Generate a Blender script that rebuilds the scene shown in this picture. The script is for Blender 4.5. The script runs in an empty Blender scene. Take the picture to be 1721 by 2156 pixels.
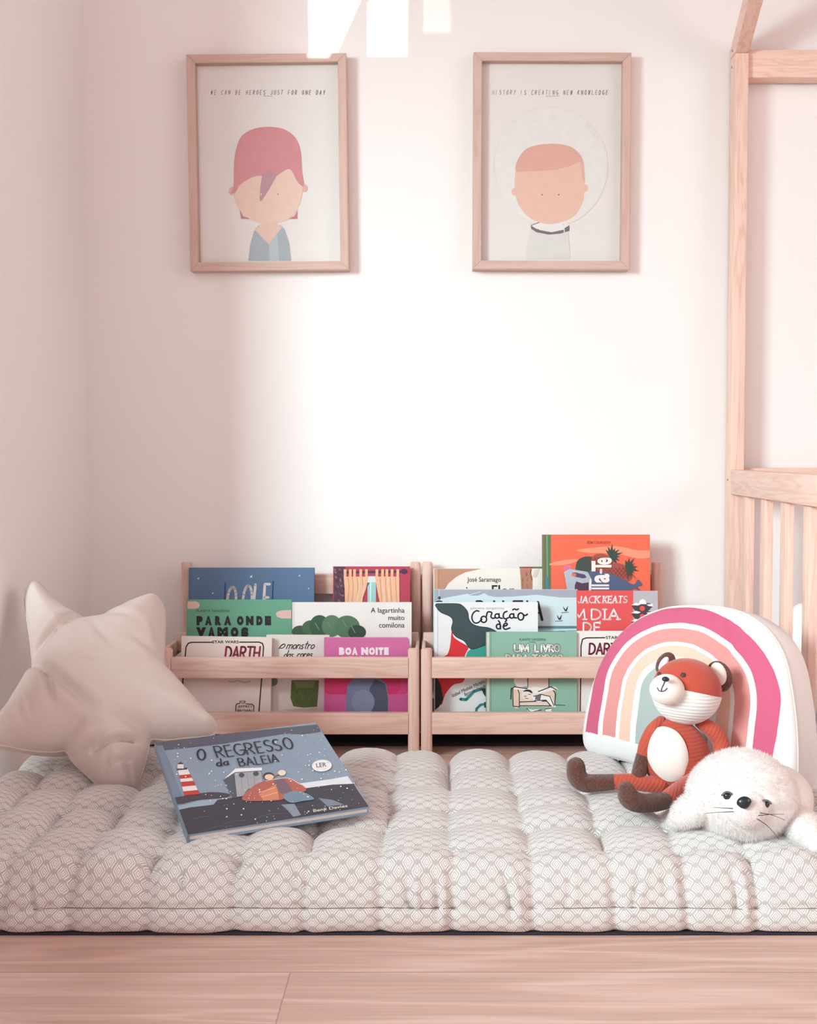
import bpy, bmesh, math, random
import numpy as np
from mathutils import Vector, Matrix, noise as mnoise

random.seed(7); np.random.seed(7)
S = bpy.context.scene
COL = S.collection

# ------------------------------------------------------------------ camera
F = 2600.0; CX = 920.0; CY = 1078.0; CAMH = 0.548
PITCH = math.atan(123 / F)
cam = bpy.data.objects.new('camera', bpy.data.cameras.new('camera'))
COL.objects.link(cam)
cam.location = (0, 0, CAMH)
cam.rotation_euler = (math.radians(90) - PITCH, 0, 0)
cam.data.sensor_fit = 'HORIZONTAL'
cam.data.sensor_width = 36.0
cam.data.lens = 36.0 * F / 1721
cam.data.shift_x = -(CX - 860.5) / 1721
cam.data.clip_start = 0.02
S.camera = cam

# ------------------------------------------------------------------ world, lights, exposure
S.view_settings.view_transform = 'Standard'
S.view_settings.look = 'None'
S.view_settings.exposure = 0.06
S.view_settings.gamma = 1.0
S.view_settings.use_curve_mapping = False
S.cycles.use_denoising = True
S.cycles.max_bounces = 10
S.cycles.diffuse_bounces = 5
S.cycles.glossy_bounces = 3
S.cycles.transmission_bounces = 4
S.cycles.transparent_max_bounces = 10
S.cycles.caustics_reflective = False
S.cycles.caustics_refractive = False
S.cycles.sample_clamp_indirect = 6.0

W = bpy.data.worlds.new('world'); S.world = W; W.use_nodes = True
W.node_tree.nodes['Background'].inputs[0].default_value = (1.0, 0.93, 0.90, 1)
W.node_tree.nodes['Background'].inputs[1].default_value = 1.0

def area(name, loc, target, sx, sy, power, col):
    l = bpy.data.lights.new(name, 'AREA'); l.shape = 'RECTANGLE'
    l.size = sx; l.size_y = sy; l.energy = power; l.color = col
    o = bpy.data.objects.new(name, l); COL.objects.link(o)
    o.location = loc
    o.rotation_euler = (Vector(target) - Vector(loc)).to_track_quat('-Z', 'Y').to_euler()
    return o
KEY_X, KEY_Y0, KEY_Y1, KEY_Z0, KEY_Z1 = -2.2, -1.15, 0.15, 1.0, 2.05
area('window_daylight', (KEY_X - 0.02, (KEY_Y0 + KEY_Y1) / 2, (KEY_Z0 + KEY_Z1) / 2), (5, (KEY_Y0 + KEY_Y1) / 2, (KEY_Z0 + KEY_Z1) / 2),
     KEY_Y1 - KEY_Y0, KEY_Z1 - KEY_Z0, 208.0, (0.74, 0.975, 1.0))
area('right_window_daylight', (2.62, 0.1, 1.45), (-5, 0.1, 1.45), 2.2, 1.5, 25.0, (1.0, 0.87, 0.86))

SUN_DIR = Vector((0.06, 1.0, -0.20)).normalized()
sl = bpy.data.lights.new('sun', 'SUN'); sl.energy = 9.0; sl.angle = math.radians(0.12); sl.color = (1.0, 0.90, 0.84)
sun = bpy.data.objects.new('sun', sl); COL.objects.link(sun)
sun.location = (0, -3, 3); sun.rotation_euler = SUN_DIR.to_track_quat('-Z', 'Y').to_euler()

# ------------------------------------------------------------------ measuring the photograph
O3 = np.array([0, 0, CAMH]); ct, st = math.cos(PITCH), math.sin(PITCH)
def ray(x, y):
    a = (x - CX) / F; b = (CY - y) / F
    return np.array([a, ct + b * st, -st + b * ct])
def onY(x, y, Y): d = ray(x, y); return O3 + d * (Y / d[1])
def onZ(x, y, Z): d = ray(x, y); return O3 + d * ((Z - CAMH) / d[2])
def onX(x, y, X): d = ray(x, y); return O3 + d * (X / d[0])

WALL = 2.43
LEFT = -0.684

# ------------------------------------------------------------------ materials
def lin(c):
    c = c.lstrip('#')
    out = []
    for i in (0, 2, 4):
        v = int(c[i:i + 2], 16) / 255
        out.append(v / 12.92 if v <= 0.04045 else ((v + 0.055) / 1.055) ** 2.4)
    return tuple(out) + (1.0,)

class NT:
    """tiny node-graph helper"""
    def __init__(s, name):
        s.m = bpy.data.materials.new(name); s.m.use_nodes = True
        s.t = s.m.node_tree; s.n = s.t.nodes; s.l = s.t.links
        s.b = s.n['Principled BSDF']
    def lk(s, a, b): s.l.new(a, b)
    def val(s, sock, v):
        if isinstance(v, (int, float)): sock.default_value = v
        elif isinstance(v, tuple): sock.default_value = v
        else: s.lk(v, sock)
    def math(s, op, a, b=None, c=None):
        n = s.n.new('ShaderNodeMath'); n.operation = op
        s.val(n.inputs[0], a)
        if b is not None: s.val(n.inputs[1], b)
        if c is not None: s.val(n.inputs[2], c)
        return n.outputs[0]
    def coord(s, kind='Object'):
        return s.n.new('ShaderNodeTexCoord').outputs[kind]
    def mapping(s, vec, scale=(1, 1, 1), loc=(0, 0, 0), rot=(0, 0, 0)):
        n = s.n.new('ShaderNodeMapping'); s.lk(vec, n.inputs[0])
        n.inputs['Scale'].default_value = scale; n.inputs['Location'].default_value = loc; n.inputs['Rotation'].default_value = rot
        return n.outputs[0]
    def sep(s, vec):
        n = s.n.new('ShaderNodeSeparateXYZ'); s.lk(vec, n.inputs[0]); return n.outputs
    def comb(s, x, y, z):
        n = s.n.new('ShaderNodeCombineXYZ')
        for i, v in enumerate((x, y, z)): s.val(n.inputs[i], v)
        return n.outputs[0]
    def noise(s, vec, scale=5, detail=3, rough=0.5, dist=0.0):
        n = s.n.new('ShaderNodeTexNoise'); s.lk(vec, n.inputs['Vector'])
        n.inputs['Scale'].default_value = scale; n.inputs['Detail'].default_value = detail
        n.inputs['Roughness'].default_value = rough; n.inputs['Distortion'].default_value = dist
        return n.outputs[0]
    def ramp(s, fac, stops, interp='LINEAR'):
        n = s.n.new('ShaderNodeValToRGB'); s.lk(fac, n.inputs[0]); r = n.color_ramp; r.interpolation = interp
        r.elements[0].position = stops[0][0]; r.elements[0].color = stops[0][1]
        r.elements[1].position = stops[1][0]; r.elements[1].color = stops[1][1]
        for p, c in stops[2:]:
            e = r.elements.new(p); e.color = c
        return n.outputs[0]
    def mix(s, fac, a, b, mode='MIX'):
        n = s.n.new('ShaderNodeMix'); n.data_type = 'RGBA'; n.blend_type = mode
        s.val(n.inputs[0], fac); s.val(n.inputs[6], a); s.val(n.inputs[7], b)
        return n.outputs[2]
    def bump(s, h, strength=0.3, dist=0.001):
        n = s.n.new('ShaderNodeBump'); n.inputs['Strength'].default_value = strength; n.inputs['Distance'].default_value = dist
        s.lk(h, n.inputs['Height']); s.lk(n.outputs[0], s.b.inputs['Normal'])
    def base(s, c): s.val(s.b.inputs['Base Color'], c)
    def rough(s, r): s.val(s.b.inputs['Roughness'], r)
    def spec(s, v): s.b.inputs['Specular IOR Level'].default_value = v
    def sheen(s, w): s.b.inputs['Sheen Weight'].default_value = w

def scale_col(c, k): return (min(c[0] * k, 1), min(c[1] * k, 1), min(c[2] * k, 1), 1)

_cache = {}
def plain(hexc, rough=0.6, var=0.06, scale=40, spec=0.3, name=None):
    key = (hexc, rough, var, scale, spec)
    if key in _cache: return _cache[key]
    t = NT(name or 'print_' + hexc.lstrip('#')); c = lin(hexc)
    n = t.noise(t.coord(), scale, 3)
    t.base(t.mix(n, scale_col(c, 1 - var), scale_col(c, 1 + var))); t.rough(rough); t.spec(spec)
    _cache[key] = t.m; return t.m

def wood(axis, light='#e3bfa8', dark='#c99a80', name='pine', seed=0.0, rough=0.5):
    key = ('wood', axis, light, dark, seed)
    if key in _cache: return _cache[key]
    t = NT(name + '_' + axis)
    sc = {'x': (2.0, 26, 26), 'y': (26, 2.0, 26), 'z': (26, 26, 2.0)}[axis]
    g = t.n.new('ShaderNodeNewGeometry').outputs['Position']
    v = t.mapping(g, sc, (seed, seed * 1.7, seed * 0.6))
    n1 = t.noise(v, 1.6, 3, 0.55, 0.6)
    rings = t.math('ABSOLUTE', t.math('SINE', t.math('MULTIPLY', n1, 16.0)))
    fine = t.noise(t.mapping(g, tuple(q * (5 if q > 3 else 2) for q in sc)), 1.4, 3)
    f = t.math('ADD', t.math('MULTIPLY', rings, 0.45), t.math('MULTIPLY', fine, 0.6))
    t.base(t.ramp(f, [(0.15, lin(dark)), (0.75, lin(light))])); t.rough(rough); t.spec(0.3)
    t.bump(fine, 0.15, 0.0006)
    _cache[key] = t.m; return t.m

def cloth(hexc, name, weave=900, bump=0.25, var=0.05, sheen=0.25, rough=0.9):
    t = NT(name); c = lin(hexc); co = t.coord()
    n = t.noise(co, weave, 2); n2 = t.noise(co, 9, 3)
    t.base(t.mix(n2, scale_col(c, 1 - var), scale_col(c, 1 + var))); t.rough(rough); t.spec(0.15); t.sheen(sheen)
    t.bump(t.math('ADD', n, t.math('MULTIPLY', t.noise(co, 28, 3), 1.5)), bump, 0.0012)
    return t.m

def plush(hexc, name, scale=260, bump=0.9, var=0.28, dist=0.002):
    t = NT(name); c = lin(hexc); co = t.coord()
    n = t.noise(co, scale, 3, 0.7)
    t.base(t.mix(n, scale_col(c, 1 - var), scale_col(c, 1 + var))); t.rough(0.95); t.spec(0.1); t.sheen(0.4)
    t.bump(n, bump, dist)
    return t.m

def corduroy(hexc, name, axis_rot=(0, 0, 0), freq=230, var=0.12):
    t = NT(name); c = lin(hexc); co = t.coord()
    v = t.mapping(co, (1, 1, 1), (0, 0, 0), axis_rot)
    z = t.sep(v)[2]
    wob = t.math('MULTIPLY', t.noise(co, 14, 2), 0.012)
    s = t.math('SINE', t.math('MULTIPLY', t.math('ADD', z, wob), freq * 6.283))
    h = t.math('ADD', t.math('MULTIPLY', s, 0.5), 0.5)
    n = t.noise(co, 60, 3)
    col = t.mix(n, scale_col(c, 1 - var), scale_col(c, 1 + var))
    t.base(t.mix(t.math('MULTIPLY', t.math('SUBTRACT', 1.0, h), 0.22), col, scale_col(c, 0.66)))
    t.rough(0.9); t.spec(0.12); t.sheen(0.35); t.bump(h, 0.5, 0.001)
    return t.m

# ------------------------------------------------------------------ mesh helpers
def link_mesh(name, verts, faces, mats, parent=None, smooth=False, mi=None, loc=None, uv=None, angle=None):
    me = bpy.data.meshes.new(name)
    me.from_pydata([tuple(map(float, v)) for v in verts], [], [tuple(f) for f in faces])
    if not isinstance(mats, (list, tuple)): mats = [mats]
    for m in mats: me.materials.append(m)
    if mi is not None: me.polygons.foreach_set('material_index', list(mi))
    if smooth: me.polygons.foreach_set('use_smooth', [True] * len(me.polygons))
    if uv is not None:
        ul = me.uv_layers.new(name='UVMap')
        idx = np.empty(len(me.loops), dtype=np.int32); me.loops.foreach_get('vertex_index', idx)
        ul.data.foreach_set('uv', np.asarray(uv, dtype=np.float32)[idx].ravel())
    me.update()
    if angle is not None: me.set_sharp_from_angle(angle=math.radians(angle))
    o = bpy.data.objects.new(name, me); COL.objects.link(o)
    if parent is not None: o.parent = parent
    if loc is not None: o.location = loc
    return o

def bm_link(name, bm, mats, parent=None, smooth=False, loc=None, angle=None):
    me = bpy.data.meshes.new(name); bm.to_mesh(me); bm.free()
    if not isinstance(mats, (list, tuple)): mats = [mats]
    for m in mats: me.materials.append(m)
    if smooth: me.polygons.foreach_set('use_smooth', [True] * len(me.polygons))
    if angle is not None: me.set_sharp_from_angle(angle=math.radians(angle))
    o = bpy.data.objects.new(name, me); COL.objects.link(o)
    if parent is not None: o.parent = parent
    if loc is not None: o.location = loc
    return o

def box(name, lo, hi, mat, parent=None, bev=0.0, seg=2, off=(0, 0, 0), rot=None):
    """axis-aligned box from lo to hi (world), parent offset removed"""
    bm = bmesh.new()
    bmesh.ops.create_cube(bm, size=1)
    lo = Vector(lo); hi = Vector(hi); c = (lo + hi) / 2; d = hi - lo
    for v in bm.verts: v.co = Vector((v.co.x * d.x, v.co.y * d.y, v.co.z * d.z))
    if bev: bmesh.ops.bevel(bm, geom=list(bm.edges), offset=bev, segments=seg, affect='EDGES', profile=0.5)
    if rot is not None: bmesh.ops.rotate(bm, verts=bm.verts, cent=(0, 0, 0), matrix=rot)
    for v in bm.verts: v.co += c - Vector(off)
    return bm_link(name, bm, mat, parent, smooth=bool(bev), angle=40 if bev else None)

def empty(name, loc=(0, 0, 0), label=None, cat=None, group=None, mat=None):
    o = bpy.data.objects.new(name, None); COL.objects.link(o); o.empty_display_size = 0.05
    if mat is not None: o.matrix_world = mat
    else: o.location = loc
    tag(o, label, cat, group); return o
def tag(o, label=None, cat=None, group=None, kind=None):
    if label: o['label'] = label
    if cat: o['category'] = cat
    if group: o['group'] = group
    if kind: o['kind'] = kind
    return o

def catmull(pts, n=6, closed=False):
    P = [np.array(p, float) for p in pts]; out = []
    N = len(P)
    for i in range(N if closed else N - 1):
        p1 = P[i]; p2 = P[(i + 1) % N]
        p0 = P[i - 1] if (closed or i > 0) else 2 * p1 - p2
        p3 = P[(i + 2) % N] if (closed or i + 2 < N) else 2 * p2 - p1
        for k in range(n):
            t = k / n
            out.append(0.5 * ((2 * p1) + (-p0 + p2) * t + (2 * p0 - 5 * p1 + 4 * p2 - p3) * t * t + (-p0 + 3 * p1 - 3 * p2 + p3) * t ** 3))
    if not closed: out.append(P[-1])
    return out

def tube_geo(pts, radii, seg=20, cap=True, flat=None):
    """pts: 3-D points; radii per point; returns verts, faces with rounded ends"""
    P = [np.array(p, float) for p in pts]; R = list(radii)
    if cap:
        def ends(pe, pn, r):
            d = pe - pn; d /= np.linalg.norm(d) + 1e-12
            return [(pe + d * r * math.sin(a), r * math.cos(a)) for a in (0.5, 0.95, 1.3, 1.5)]
        e0 = ends(P[0], P[1], R[0]); e1 = ends(P[-1], P[-2], R[-1])
        P = [e[0] for e in reversed(e0)] + P + [e[0] for e in e1]
        R = [max(e[1], 1e-5) for e in reversed(e0)] + R + [max(e[1], 1e-5) for e in e1]
    verts = []; faces = []; up = None
    for i, p in enumerate(P):
        d = P[min(i + 1, len(P) - 1)] - P[max(i - 1, 0)]; d /= np.linalg.norm(d) + 1e-12
        if up is None:
            up = np.array([0, 0, 1.0]) if abs(d[2]) < 0.9 else np.array([0, 1.0, 0])
        a = np.cross(d, up); a /= np.linalg.norm(a) + 1e-12; b = np.cross(a, d); up = b
        for k in range(seg):
            t = 2 * math.pi * k / seg
            verts.append(p + R[i] * (math.cos(t) * a + math.sin(t) * b))
    n = len(P)
    for i in range(n - 1):
        for k in range(seg):
            k2 = (k + 1) % seg
            faces.append((i * seg + k, i * seg + k2, (i + 1) * seg + k2, (i + 1) * seg + k))
    faces.append(tuple(range(seg - 1, -1, -1))); faces.append(tuple((n - 1) * seg + k for k in range(seg)))
    return verts, faces

def smooth_tube(ctrl, n=8):
    """ctrl: (x,y,z,r) control points -> smoothed pts, radii"""
    c = catmull(ctrl, n); return [p[:3] for p in c], [max(p[3], 1e-4) for p in c]

def sphere_geo(nu=48, nv=28):
    vs = []; fs = []
    for j in range(1, nv):
        ph = math.pi * j / nv
        for i in range(nu):
            th = 2 * math.pi * i / nu
            vs.append((math.sin(ph) * math.cos(th), math.sin(ph) * math.sin(th), math.cos(ph)))
    top = len(vs); vs.append((0, 0, 1)); bot = len(vs); vs.append((0, 0, -1))
    for j in range(nv - 2):
        for i in range(nu):
            i2 = (i + 1) % nu
            fs.append((j * nu + i, (j + 1) * nu + i, (j + 1) * nu + i2, j * nu + i2))
    for i in range(nu):
        i2 = (i + 1) % nu
        fs.append((top, i, i2)); fs.append((bot, (nv - 2) * nu + i2, (nv - 2) * nu + i))
    return np.array(vs), fs

# ------------------------------------------------------------------ room
tW = NT('painted_wall'); co = tW.coord()
tW.base(tW.mix(tW.noise(co, 3, 4), lin('#f1eceb'), lin('#f4f0ef'))); tW.rough(0.85); tW.spec(0.15)
tW.bump(tW.noise(co, 160, 3), 0.05, 0.0006); M_WALL = tW.m
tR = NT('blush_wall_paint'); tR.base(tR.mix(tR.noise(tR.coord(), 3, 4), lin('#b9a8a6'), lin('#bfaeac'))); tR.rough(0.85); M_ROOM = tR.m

def floor_mat():
    t = NT('laminate_floor'); g = t.n.new('ShaderNodeNewGeometry').outputs['Position']
    x, y, z = t.sep(g)
    row = t.math('DIVIDE', t.math('SUBTRACT', y, 1.282), 0.19)
    idx = t.math('FLOOR', row); fr = t.math('FRACT', row)
    shift = t.math('MULTIPLY', t.math('FRACT', t.math('MULTIPLY', idx, 0.43)), 1.28)
    xs = t.math('DIVIDE', t.math('ADD', t.math('SUBTRACT', x, -0.155 + 0.57 * 1.28), t.math('SUBTRACT', shift, 0.0)), 1.28)
    ix = t.math('FLOOR', xs); fx = t.math('FRACT', xs)
    pid = t.math('ADD', t.math('MULTIPLY', idx, 3.71), t.math('MULTIPLY', ix, 1.93))
    rnd = t.math('FRACT', t.math('MULTIPLY', t.math('SINE', t.math('MULTIPLY', pid, 12.99)), 43758.5))
    v = t.comb(t.math('MULTIPLY', x, 1.1), t.math('MULTIPLY', y, 9.0), t.math('MULTIPLY', pid, 5.3))
    n1 = t.noise(v, 1.3, 2, 0.5, 0.35)
    rings = t.math('SINE', t.math('MULTIPLY', n1, 48.0))
    rings = t.math('POWER', t.math('ADD', t.math('MULTIPLY', rings, 0.5), 0.5), 2.0)
    fv = t.comb(t.math('MULTIPLY', x, 5.0), t.math('MULTIPLY', y, 210.0), pid)
    fine = t.noise(fv, 1.0, 3, 0.6)
    f = t.math('ADD', t.math('ADD', t.math('MULTIPLY', rings, 0.22), t.math('MULTIPLY', fine, 0.55)), t.math('MULTIPLY', rnd, 0.22))
    c = t.ramp(f, [(0.10, lin('#bb9789')), (0.42, lin('#d8b3a6')), (0.85, lin('#efd4c9'))])
    seam = t.math('MAXIMUM', t.math('LESS_THAN', t.math('MINIMUM', fr, t.math('SUBTRACT', 1.0, fr)), 0.006),
                  t.math('LESS_THAN', t.math('MINIMUM', fx, t.math('SUBTRACT', 1.0, fx)), 0.0006))
    t.base(t.mix(t.math('MULTIPLY', seam, 0.5), c, lin('#8a6353'))); t.rough(0.42); t.spec(0.4)
    t.bump(fine, 0.06, 0.0005)
    return t.m
M_FLOOR = floor_mat()

RX, LX, FY, CZ = 2.6, -2.2, -1.5, 2.6
def struct(o): o['kind'] = 'structure'; return o
struct(box('floor', (LX - 0.1, FY - 0.1, -0.1), (RX + 0.1, WALL + 0.1, 0), M_FLOOR))
struct(box('wall_back', (LX - 0.1, WALL, 0), (RX + 0.1, WALL + 0.1, CZ), M_WALL))
struct(box('wall_left', (LEFT - 0.09, 1.885, 0), (LEFT, WALL, CZ), M_WALL))
struct(box('wall_low', (-1.00, 0.05, 0), (-0.92, 1.35, 0.62), M_ROOM))  # added out-of-view slab that shades the left floor and mattress
struct(box('wall_header', (-1.25, -0.25, 1.42), (-1.15, 1.88, CZ), M_ROOM))  # added out-of-view slab that dims the top of the back wall
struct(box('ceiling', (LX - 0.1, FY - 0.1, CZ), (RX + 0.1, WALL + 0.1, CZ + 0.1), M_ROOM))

def wall_with_hole(name, axis, at0, at1, u0, u1, z0, z1, holes, mat):
    """wall slab spanning u0..u1 with rectangular holes (ua,ub,za,zb) sorted along u, one mesh"""
    vs = []; fs = []
    def add(ua, ub, za, zb):
        if ub - ua < 1e-5 or zb - za < 1e-5: return
        b = len(vs)
        for q in (at0, at1):
            for (u, z) in ((ua, za), (ub, za), (ub, zb), (ua, zb)):
                vs.append((u, q, z) if axis == 'x' else (q, u, z))
        for f in ((0, 1, 2, 3), (7, 6, 5, 4), (0, 4, 5, 1), (1, 5, 6, 2), (2, 6, 7, 3), (3, 7, 4, 0)):
            fs.append(tuple(b + k for k in f))
    us = sorted({u0, u1, *(h[0] for h in holes), *(h[1] for h in holes)}); zs = sorted({z0, z1, *(h[2] for h in holes), *(h[3] for h in holes)})
    for ua, ub in zip(us[:-1], us[1:]):
        for za, zb in zip(zs[:-1], zs[1:]):
            m_ = ((ua + ub) / 2, (za + zb) / 2)
            if not any(h[0] < m_[0] < h[1] and h[2] < m_[1] < h[3] for h in holes): add(ua, ub, za, zb)
    return struct(link_mesh(name, vs, fs, mat))
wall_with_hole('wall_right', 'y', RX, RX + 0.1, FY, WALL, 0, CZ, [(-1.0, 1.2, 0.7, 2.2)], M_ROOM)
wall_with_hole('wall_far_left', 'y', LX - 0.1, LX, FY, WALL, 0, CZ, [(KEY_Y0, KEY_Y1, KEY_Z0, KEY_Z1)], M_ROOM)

# sunlit openings: patches measured on the back wall, carried back along the sun to an added, unseen gobo in the front wall
def to_front(px, py):
    p = onY(px, py, WALL); k = (WALL - (FY - 0.02)) / SUN_DIR.y
    return (p[0] - SUN_DIR.x * k, p[2] - SUN_DIR.z * k)
q1 = [to_front(*p) for p in ((650, -70), (790, -70), (697, 138), (654, 138))]
q2 = [to_front(*p) for p in ((812, -70), (858, -70), (856, 118), (776, 118))]
q2k = to_front(776, 10)
q3 = [to_front(*p) for p in ((893, -70), (934, -70), (950, 25), (950, 70), (895, 70))]
hx0 = q1[0][0] - 0.02; hx1 = q3[2][0] + 0.02; hz0 = q1[2][1] - 0.03; hz1 = q1[0][1]
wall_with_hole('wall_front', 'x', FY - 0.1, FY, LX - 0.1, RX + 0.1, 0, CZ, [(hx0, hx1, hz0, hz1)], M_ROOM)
def slab_xz(polys, y0, y1):
    vs = []; fs = []
    for poly in polys:
        b = len(vs); n = len(poly)
        for q in (y0, y1): vs += [(p[0], q, p[1]) for p in poly]
        fs.append(tuple(b + i for i in range(n))); fs.append(tuple(b + n + i for i in reversed(range(n))))
        fs += [(b + i, b + n + i, b + n + (i + 1) % n, b + (i + 1) % n) for i in range(n)]
    return vs, fs
zt = hz1
vs, fs = slab_xz([[(hx0, hz0), q1[3], (q1[0][0], zt), (hx0, zt)],
                  [(hx0, hz0), (q2[2][0], hz0), q2[2], q2[3], q1[2], q1[3]],
                  [q1[2], q2[3], q2k, (q2[0][0], zt), (q1[1][0], zt)],
                  [(q2[2][0], hz0), (q3[4][0], hz0), q3[4], (q3[0][0], zt), (q2[1][0], zt), q2[2]],
                  [(q3[4][0], hz0), (hx1, hz0), (hx1, zt), (q3[1][0], zt), q3[2], q3[3], q3[4]]], FY - 0.025, FY - 0.015)
sun_gobo = struct(link_mesh('window_1', vs, fs, plain('#f0e8e4', name='white_shutter_paint')))  # unseen slab added to cut the sun into the wall patches
tP = NT('frosted_pane'); tb = tP.n.new('ShaderNodeBsdfTransparent'); tb.inputs[0].default_value = (0.30, 0.29, 0.29, 1)
tP.lk(tb.outputs[0], tP.n['Material Output'].inputs[0])
vs, fs = slab_xz([q3], FY - 0.034, FY - 0.032)
link_mesh('pane', vs, fs, tP.m, sun_gobo)  # added filter that weakens the third sun patch

# ------------------------------------------------------------------ printed artwork on flat covers
def arc(cx, cy, rx, ry, a0, a1, n=9):
    return [(cx + rx * math.cos(math.radians(a0 + (a1 - a0) * i / n)), cy + ry * math.sin(math.radians(a0 + (a1 - a0) * i / n))) for i in range(n + 1)]
GL = {
 'A': (.70, [[(0, 0), (.35, 1), (.70, 0)], [(.12, .34), (.58, .34)]]),
 'B': (.58, [[(0, 0), (0, 1)] + arc(.28, .77, .25, .23, 90, -90) + [(0, .54)], [(.28, .54)] + arc(.28, .27, .30, .27, 90, -90) + [(0, 0)]]),
 'C': (.66, [arc(.42, .5, .42, .5, 55, 305, 14)]),
 'D': (.66, [[(0, 0), (0, 1)] + arc(.18, .5, .48, .5, 90, -90, 12) + [(0, 0)]]),
 'E': (.50, [[(.50, 1), (0, 1), (0, 0), (.50, 0)], [(0, .52), (.42, .52)]]),
 'F': (.50, [[(.50, 1), (0, 1), (0, 0)], [(0, .52), (.42, .52)]]),
 'G': (.70, [arc(.42, .5, .42, .5, 55, 350, 14) + [(.45, .44)]]),
 'H': (.62, [[(0, 0), (0, 1)], [(.62, 0), (.62, 1)], [(0, .5), (.62, .5)]]),
 'I': (.06, [[(.03, 0), (.03, 1)]]),
 'J': (.42, [[(.40, 1), (.40, .25)] + arc(.2, .22, .2, .22, 0, -170)]),
 'K': (.60, [[(0, 0), (0, 1)], [(.56, 1), (0, .42)], [(.16, .58), (.60, 0)]]),
 'L': (.48, [[(0, 1), (0, 0), (.48, 0)]]),
 'M': (.80, [[(0, 0), (.06, 1), (.40, .2), (.74, 1), (.80, 0)]]),
 'N': (.64, [[(0, 0), (0, 1), (.64, 0), (.64, 1)]]),
 'O': (.70, [arc(.35, .5, .35, .5, 90, 450, 20)]),
 'P': (.56, [[(0, 0), (0, 1)] + arc(.28, .74, .28, .26, 90, -90) + [(0, .48)]]),
 'Q': (.72, [arc(.35, .5, .35, .5, 90, 450, 20), [(.42, .25), (.72, -.06)]]),
 'R': (.60, [[(0, 0), (0, 1)] + arc(.28, .75, .28, .25, 90, -90) + [(0, .5)], [(.24, .5), (.60, 0)]]),
 'S': (.54, [arc(.28, .76, .26, .24, 40, 250, 10) + arc(.26, .25, .28, .25, 80, -150, 10)]),
 'T': (.62, [[(0, 1), (.62, 1)], [(.31, 1), (.31, 0)]]),
 'U': (.62, [[(0, 1), (0, .3)] + arc(.31, .3, .31, .3, 180, 360) + [(.62, 1)]]),
 'V': (.64, [[(0, 1), (.32, 0), (.64, 1)]]),
 'W': (.90, [[(0, 1), (.22, 0), (.45, .8), (.68, 0), (.90, 1)]]),
 'Y': (.60, [[(0, 1), (.3, .5), (.6, 1)], [(.3, .5), (.3, 0)]]),
 'a': (.44, [arc(.2, .24, .2, .24, 60, 360, 14), [(.40, .5), (.40, .08), (.46, .0)]]),
 'c': (.38, [arc(.22, .24, .22, .24, 50, 310, 12)]),
 'd': (.44, [arc(.2, .24, .2, .24, 60, 360, 14), [(.42, 1), (.41, .1), (.48, 0)]]),
 'e': (.42, [[(.02, .24), (.40, .27)] + arc(.21, .25, .2, .25, 20, 320, 14)]),
 'i': (.06, [[(.03, .48), (.03, 0)], [(.03, .68), (.03, .72)]]),
 'l': (.10, [[(.03, 1), (.03, .1), (.10, 0)]]),
 'm': (.70, [[(0, .48), (0, 0)], [(0, .32)] + arc(.17, .32, .17, .16, 180, 0) + [(.34, 0)], [(.34, .32)] + arc(.51, .32, .17, .16, 180, 0) + [(.68, 0)]]),
 'n': (.40, [[(0, .48), (0, 0)], [(0, .30)] + arc(.19, .30, .19, .18, 180, 0) + [(.38, 0)]]),
 'o': (.42, [arc(.21, .24, .21, .24, 90, 450, 16)]),
 'r': (.32, [[(0, .48), (.02, 0)], [(.02, .30)] + arc(.18, .32, .16, .16, 170, 50)]),
 's': (.32, [arc(.17, .36, .14, .12, 40, 260, 8) + arc(.15, .12, .16, .13, 80, -150, 8)]),
 't': (.34, [[(.16, .85), (.16, .1), (.28, 0)], [(0, .55), (.34, .58)]]),
 '-': (.30, [[(0, .45), (.30, .45)]]),
 ' ': (.34, []),
}
SERIF = {'A': [(0, 0), (.70, 0)], 'C': [], 'D': [], 'E': [(.5, 1, 1), (.5, 0, 1)], 'I': [(.03, 0), (.03, 1)], 'K': [(0, 0), (0, 1), (.6, 0), (.56, 1)],
         'M': [(0, 0), (.8, 0)], 'T': [(.31, 0)], 'S': []}

_font_cache = {}
def font_mesh(text, bold=0.0, shear=0.0):
    key = (text, bold, shear)
    if key in _font_cache: return _font_cache[key]
    c = bpy.data.curves.new('lettering', 'FONT'); c.body = text; c.size = 1; c.offset = bold; c.shear = shear
    c.resolution_u = 3; c.fill_mode = 'FRONT'
    o = bpy.data.objects.new('lettering', c); COL.objects.link(o)
    dg = bpy.context.evaluated_depsgraph_get(); dg.update()
    me = bpy.data.meshes.new_from_object(o.evaluated_get(dg))
    V = np.array([v.co[:2] for v in me.vertices]); Fc = [tuple(p.vertices) for p in me.polygons]
    bpy.data.objects.remove(o); bpy.data.curves.remove(c); bpy.data.meshes.remove(me)
    lo = V.min(0); hi = V.max(0); V = (V - lo) / np.maximum(hi - lo, 1e-6)
    _font_cache[key] = (V, Fc); return V, Fc

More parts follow.
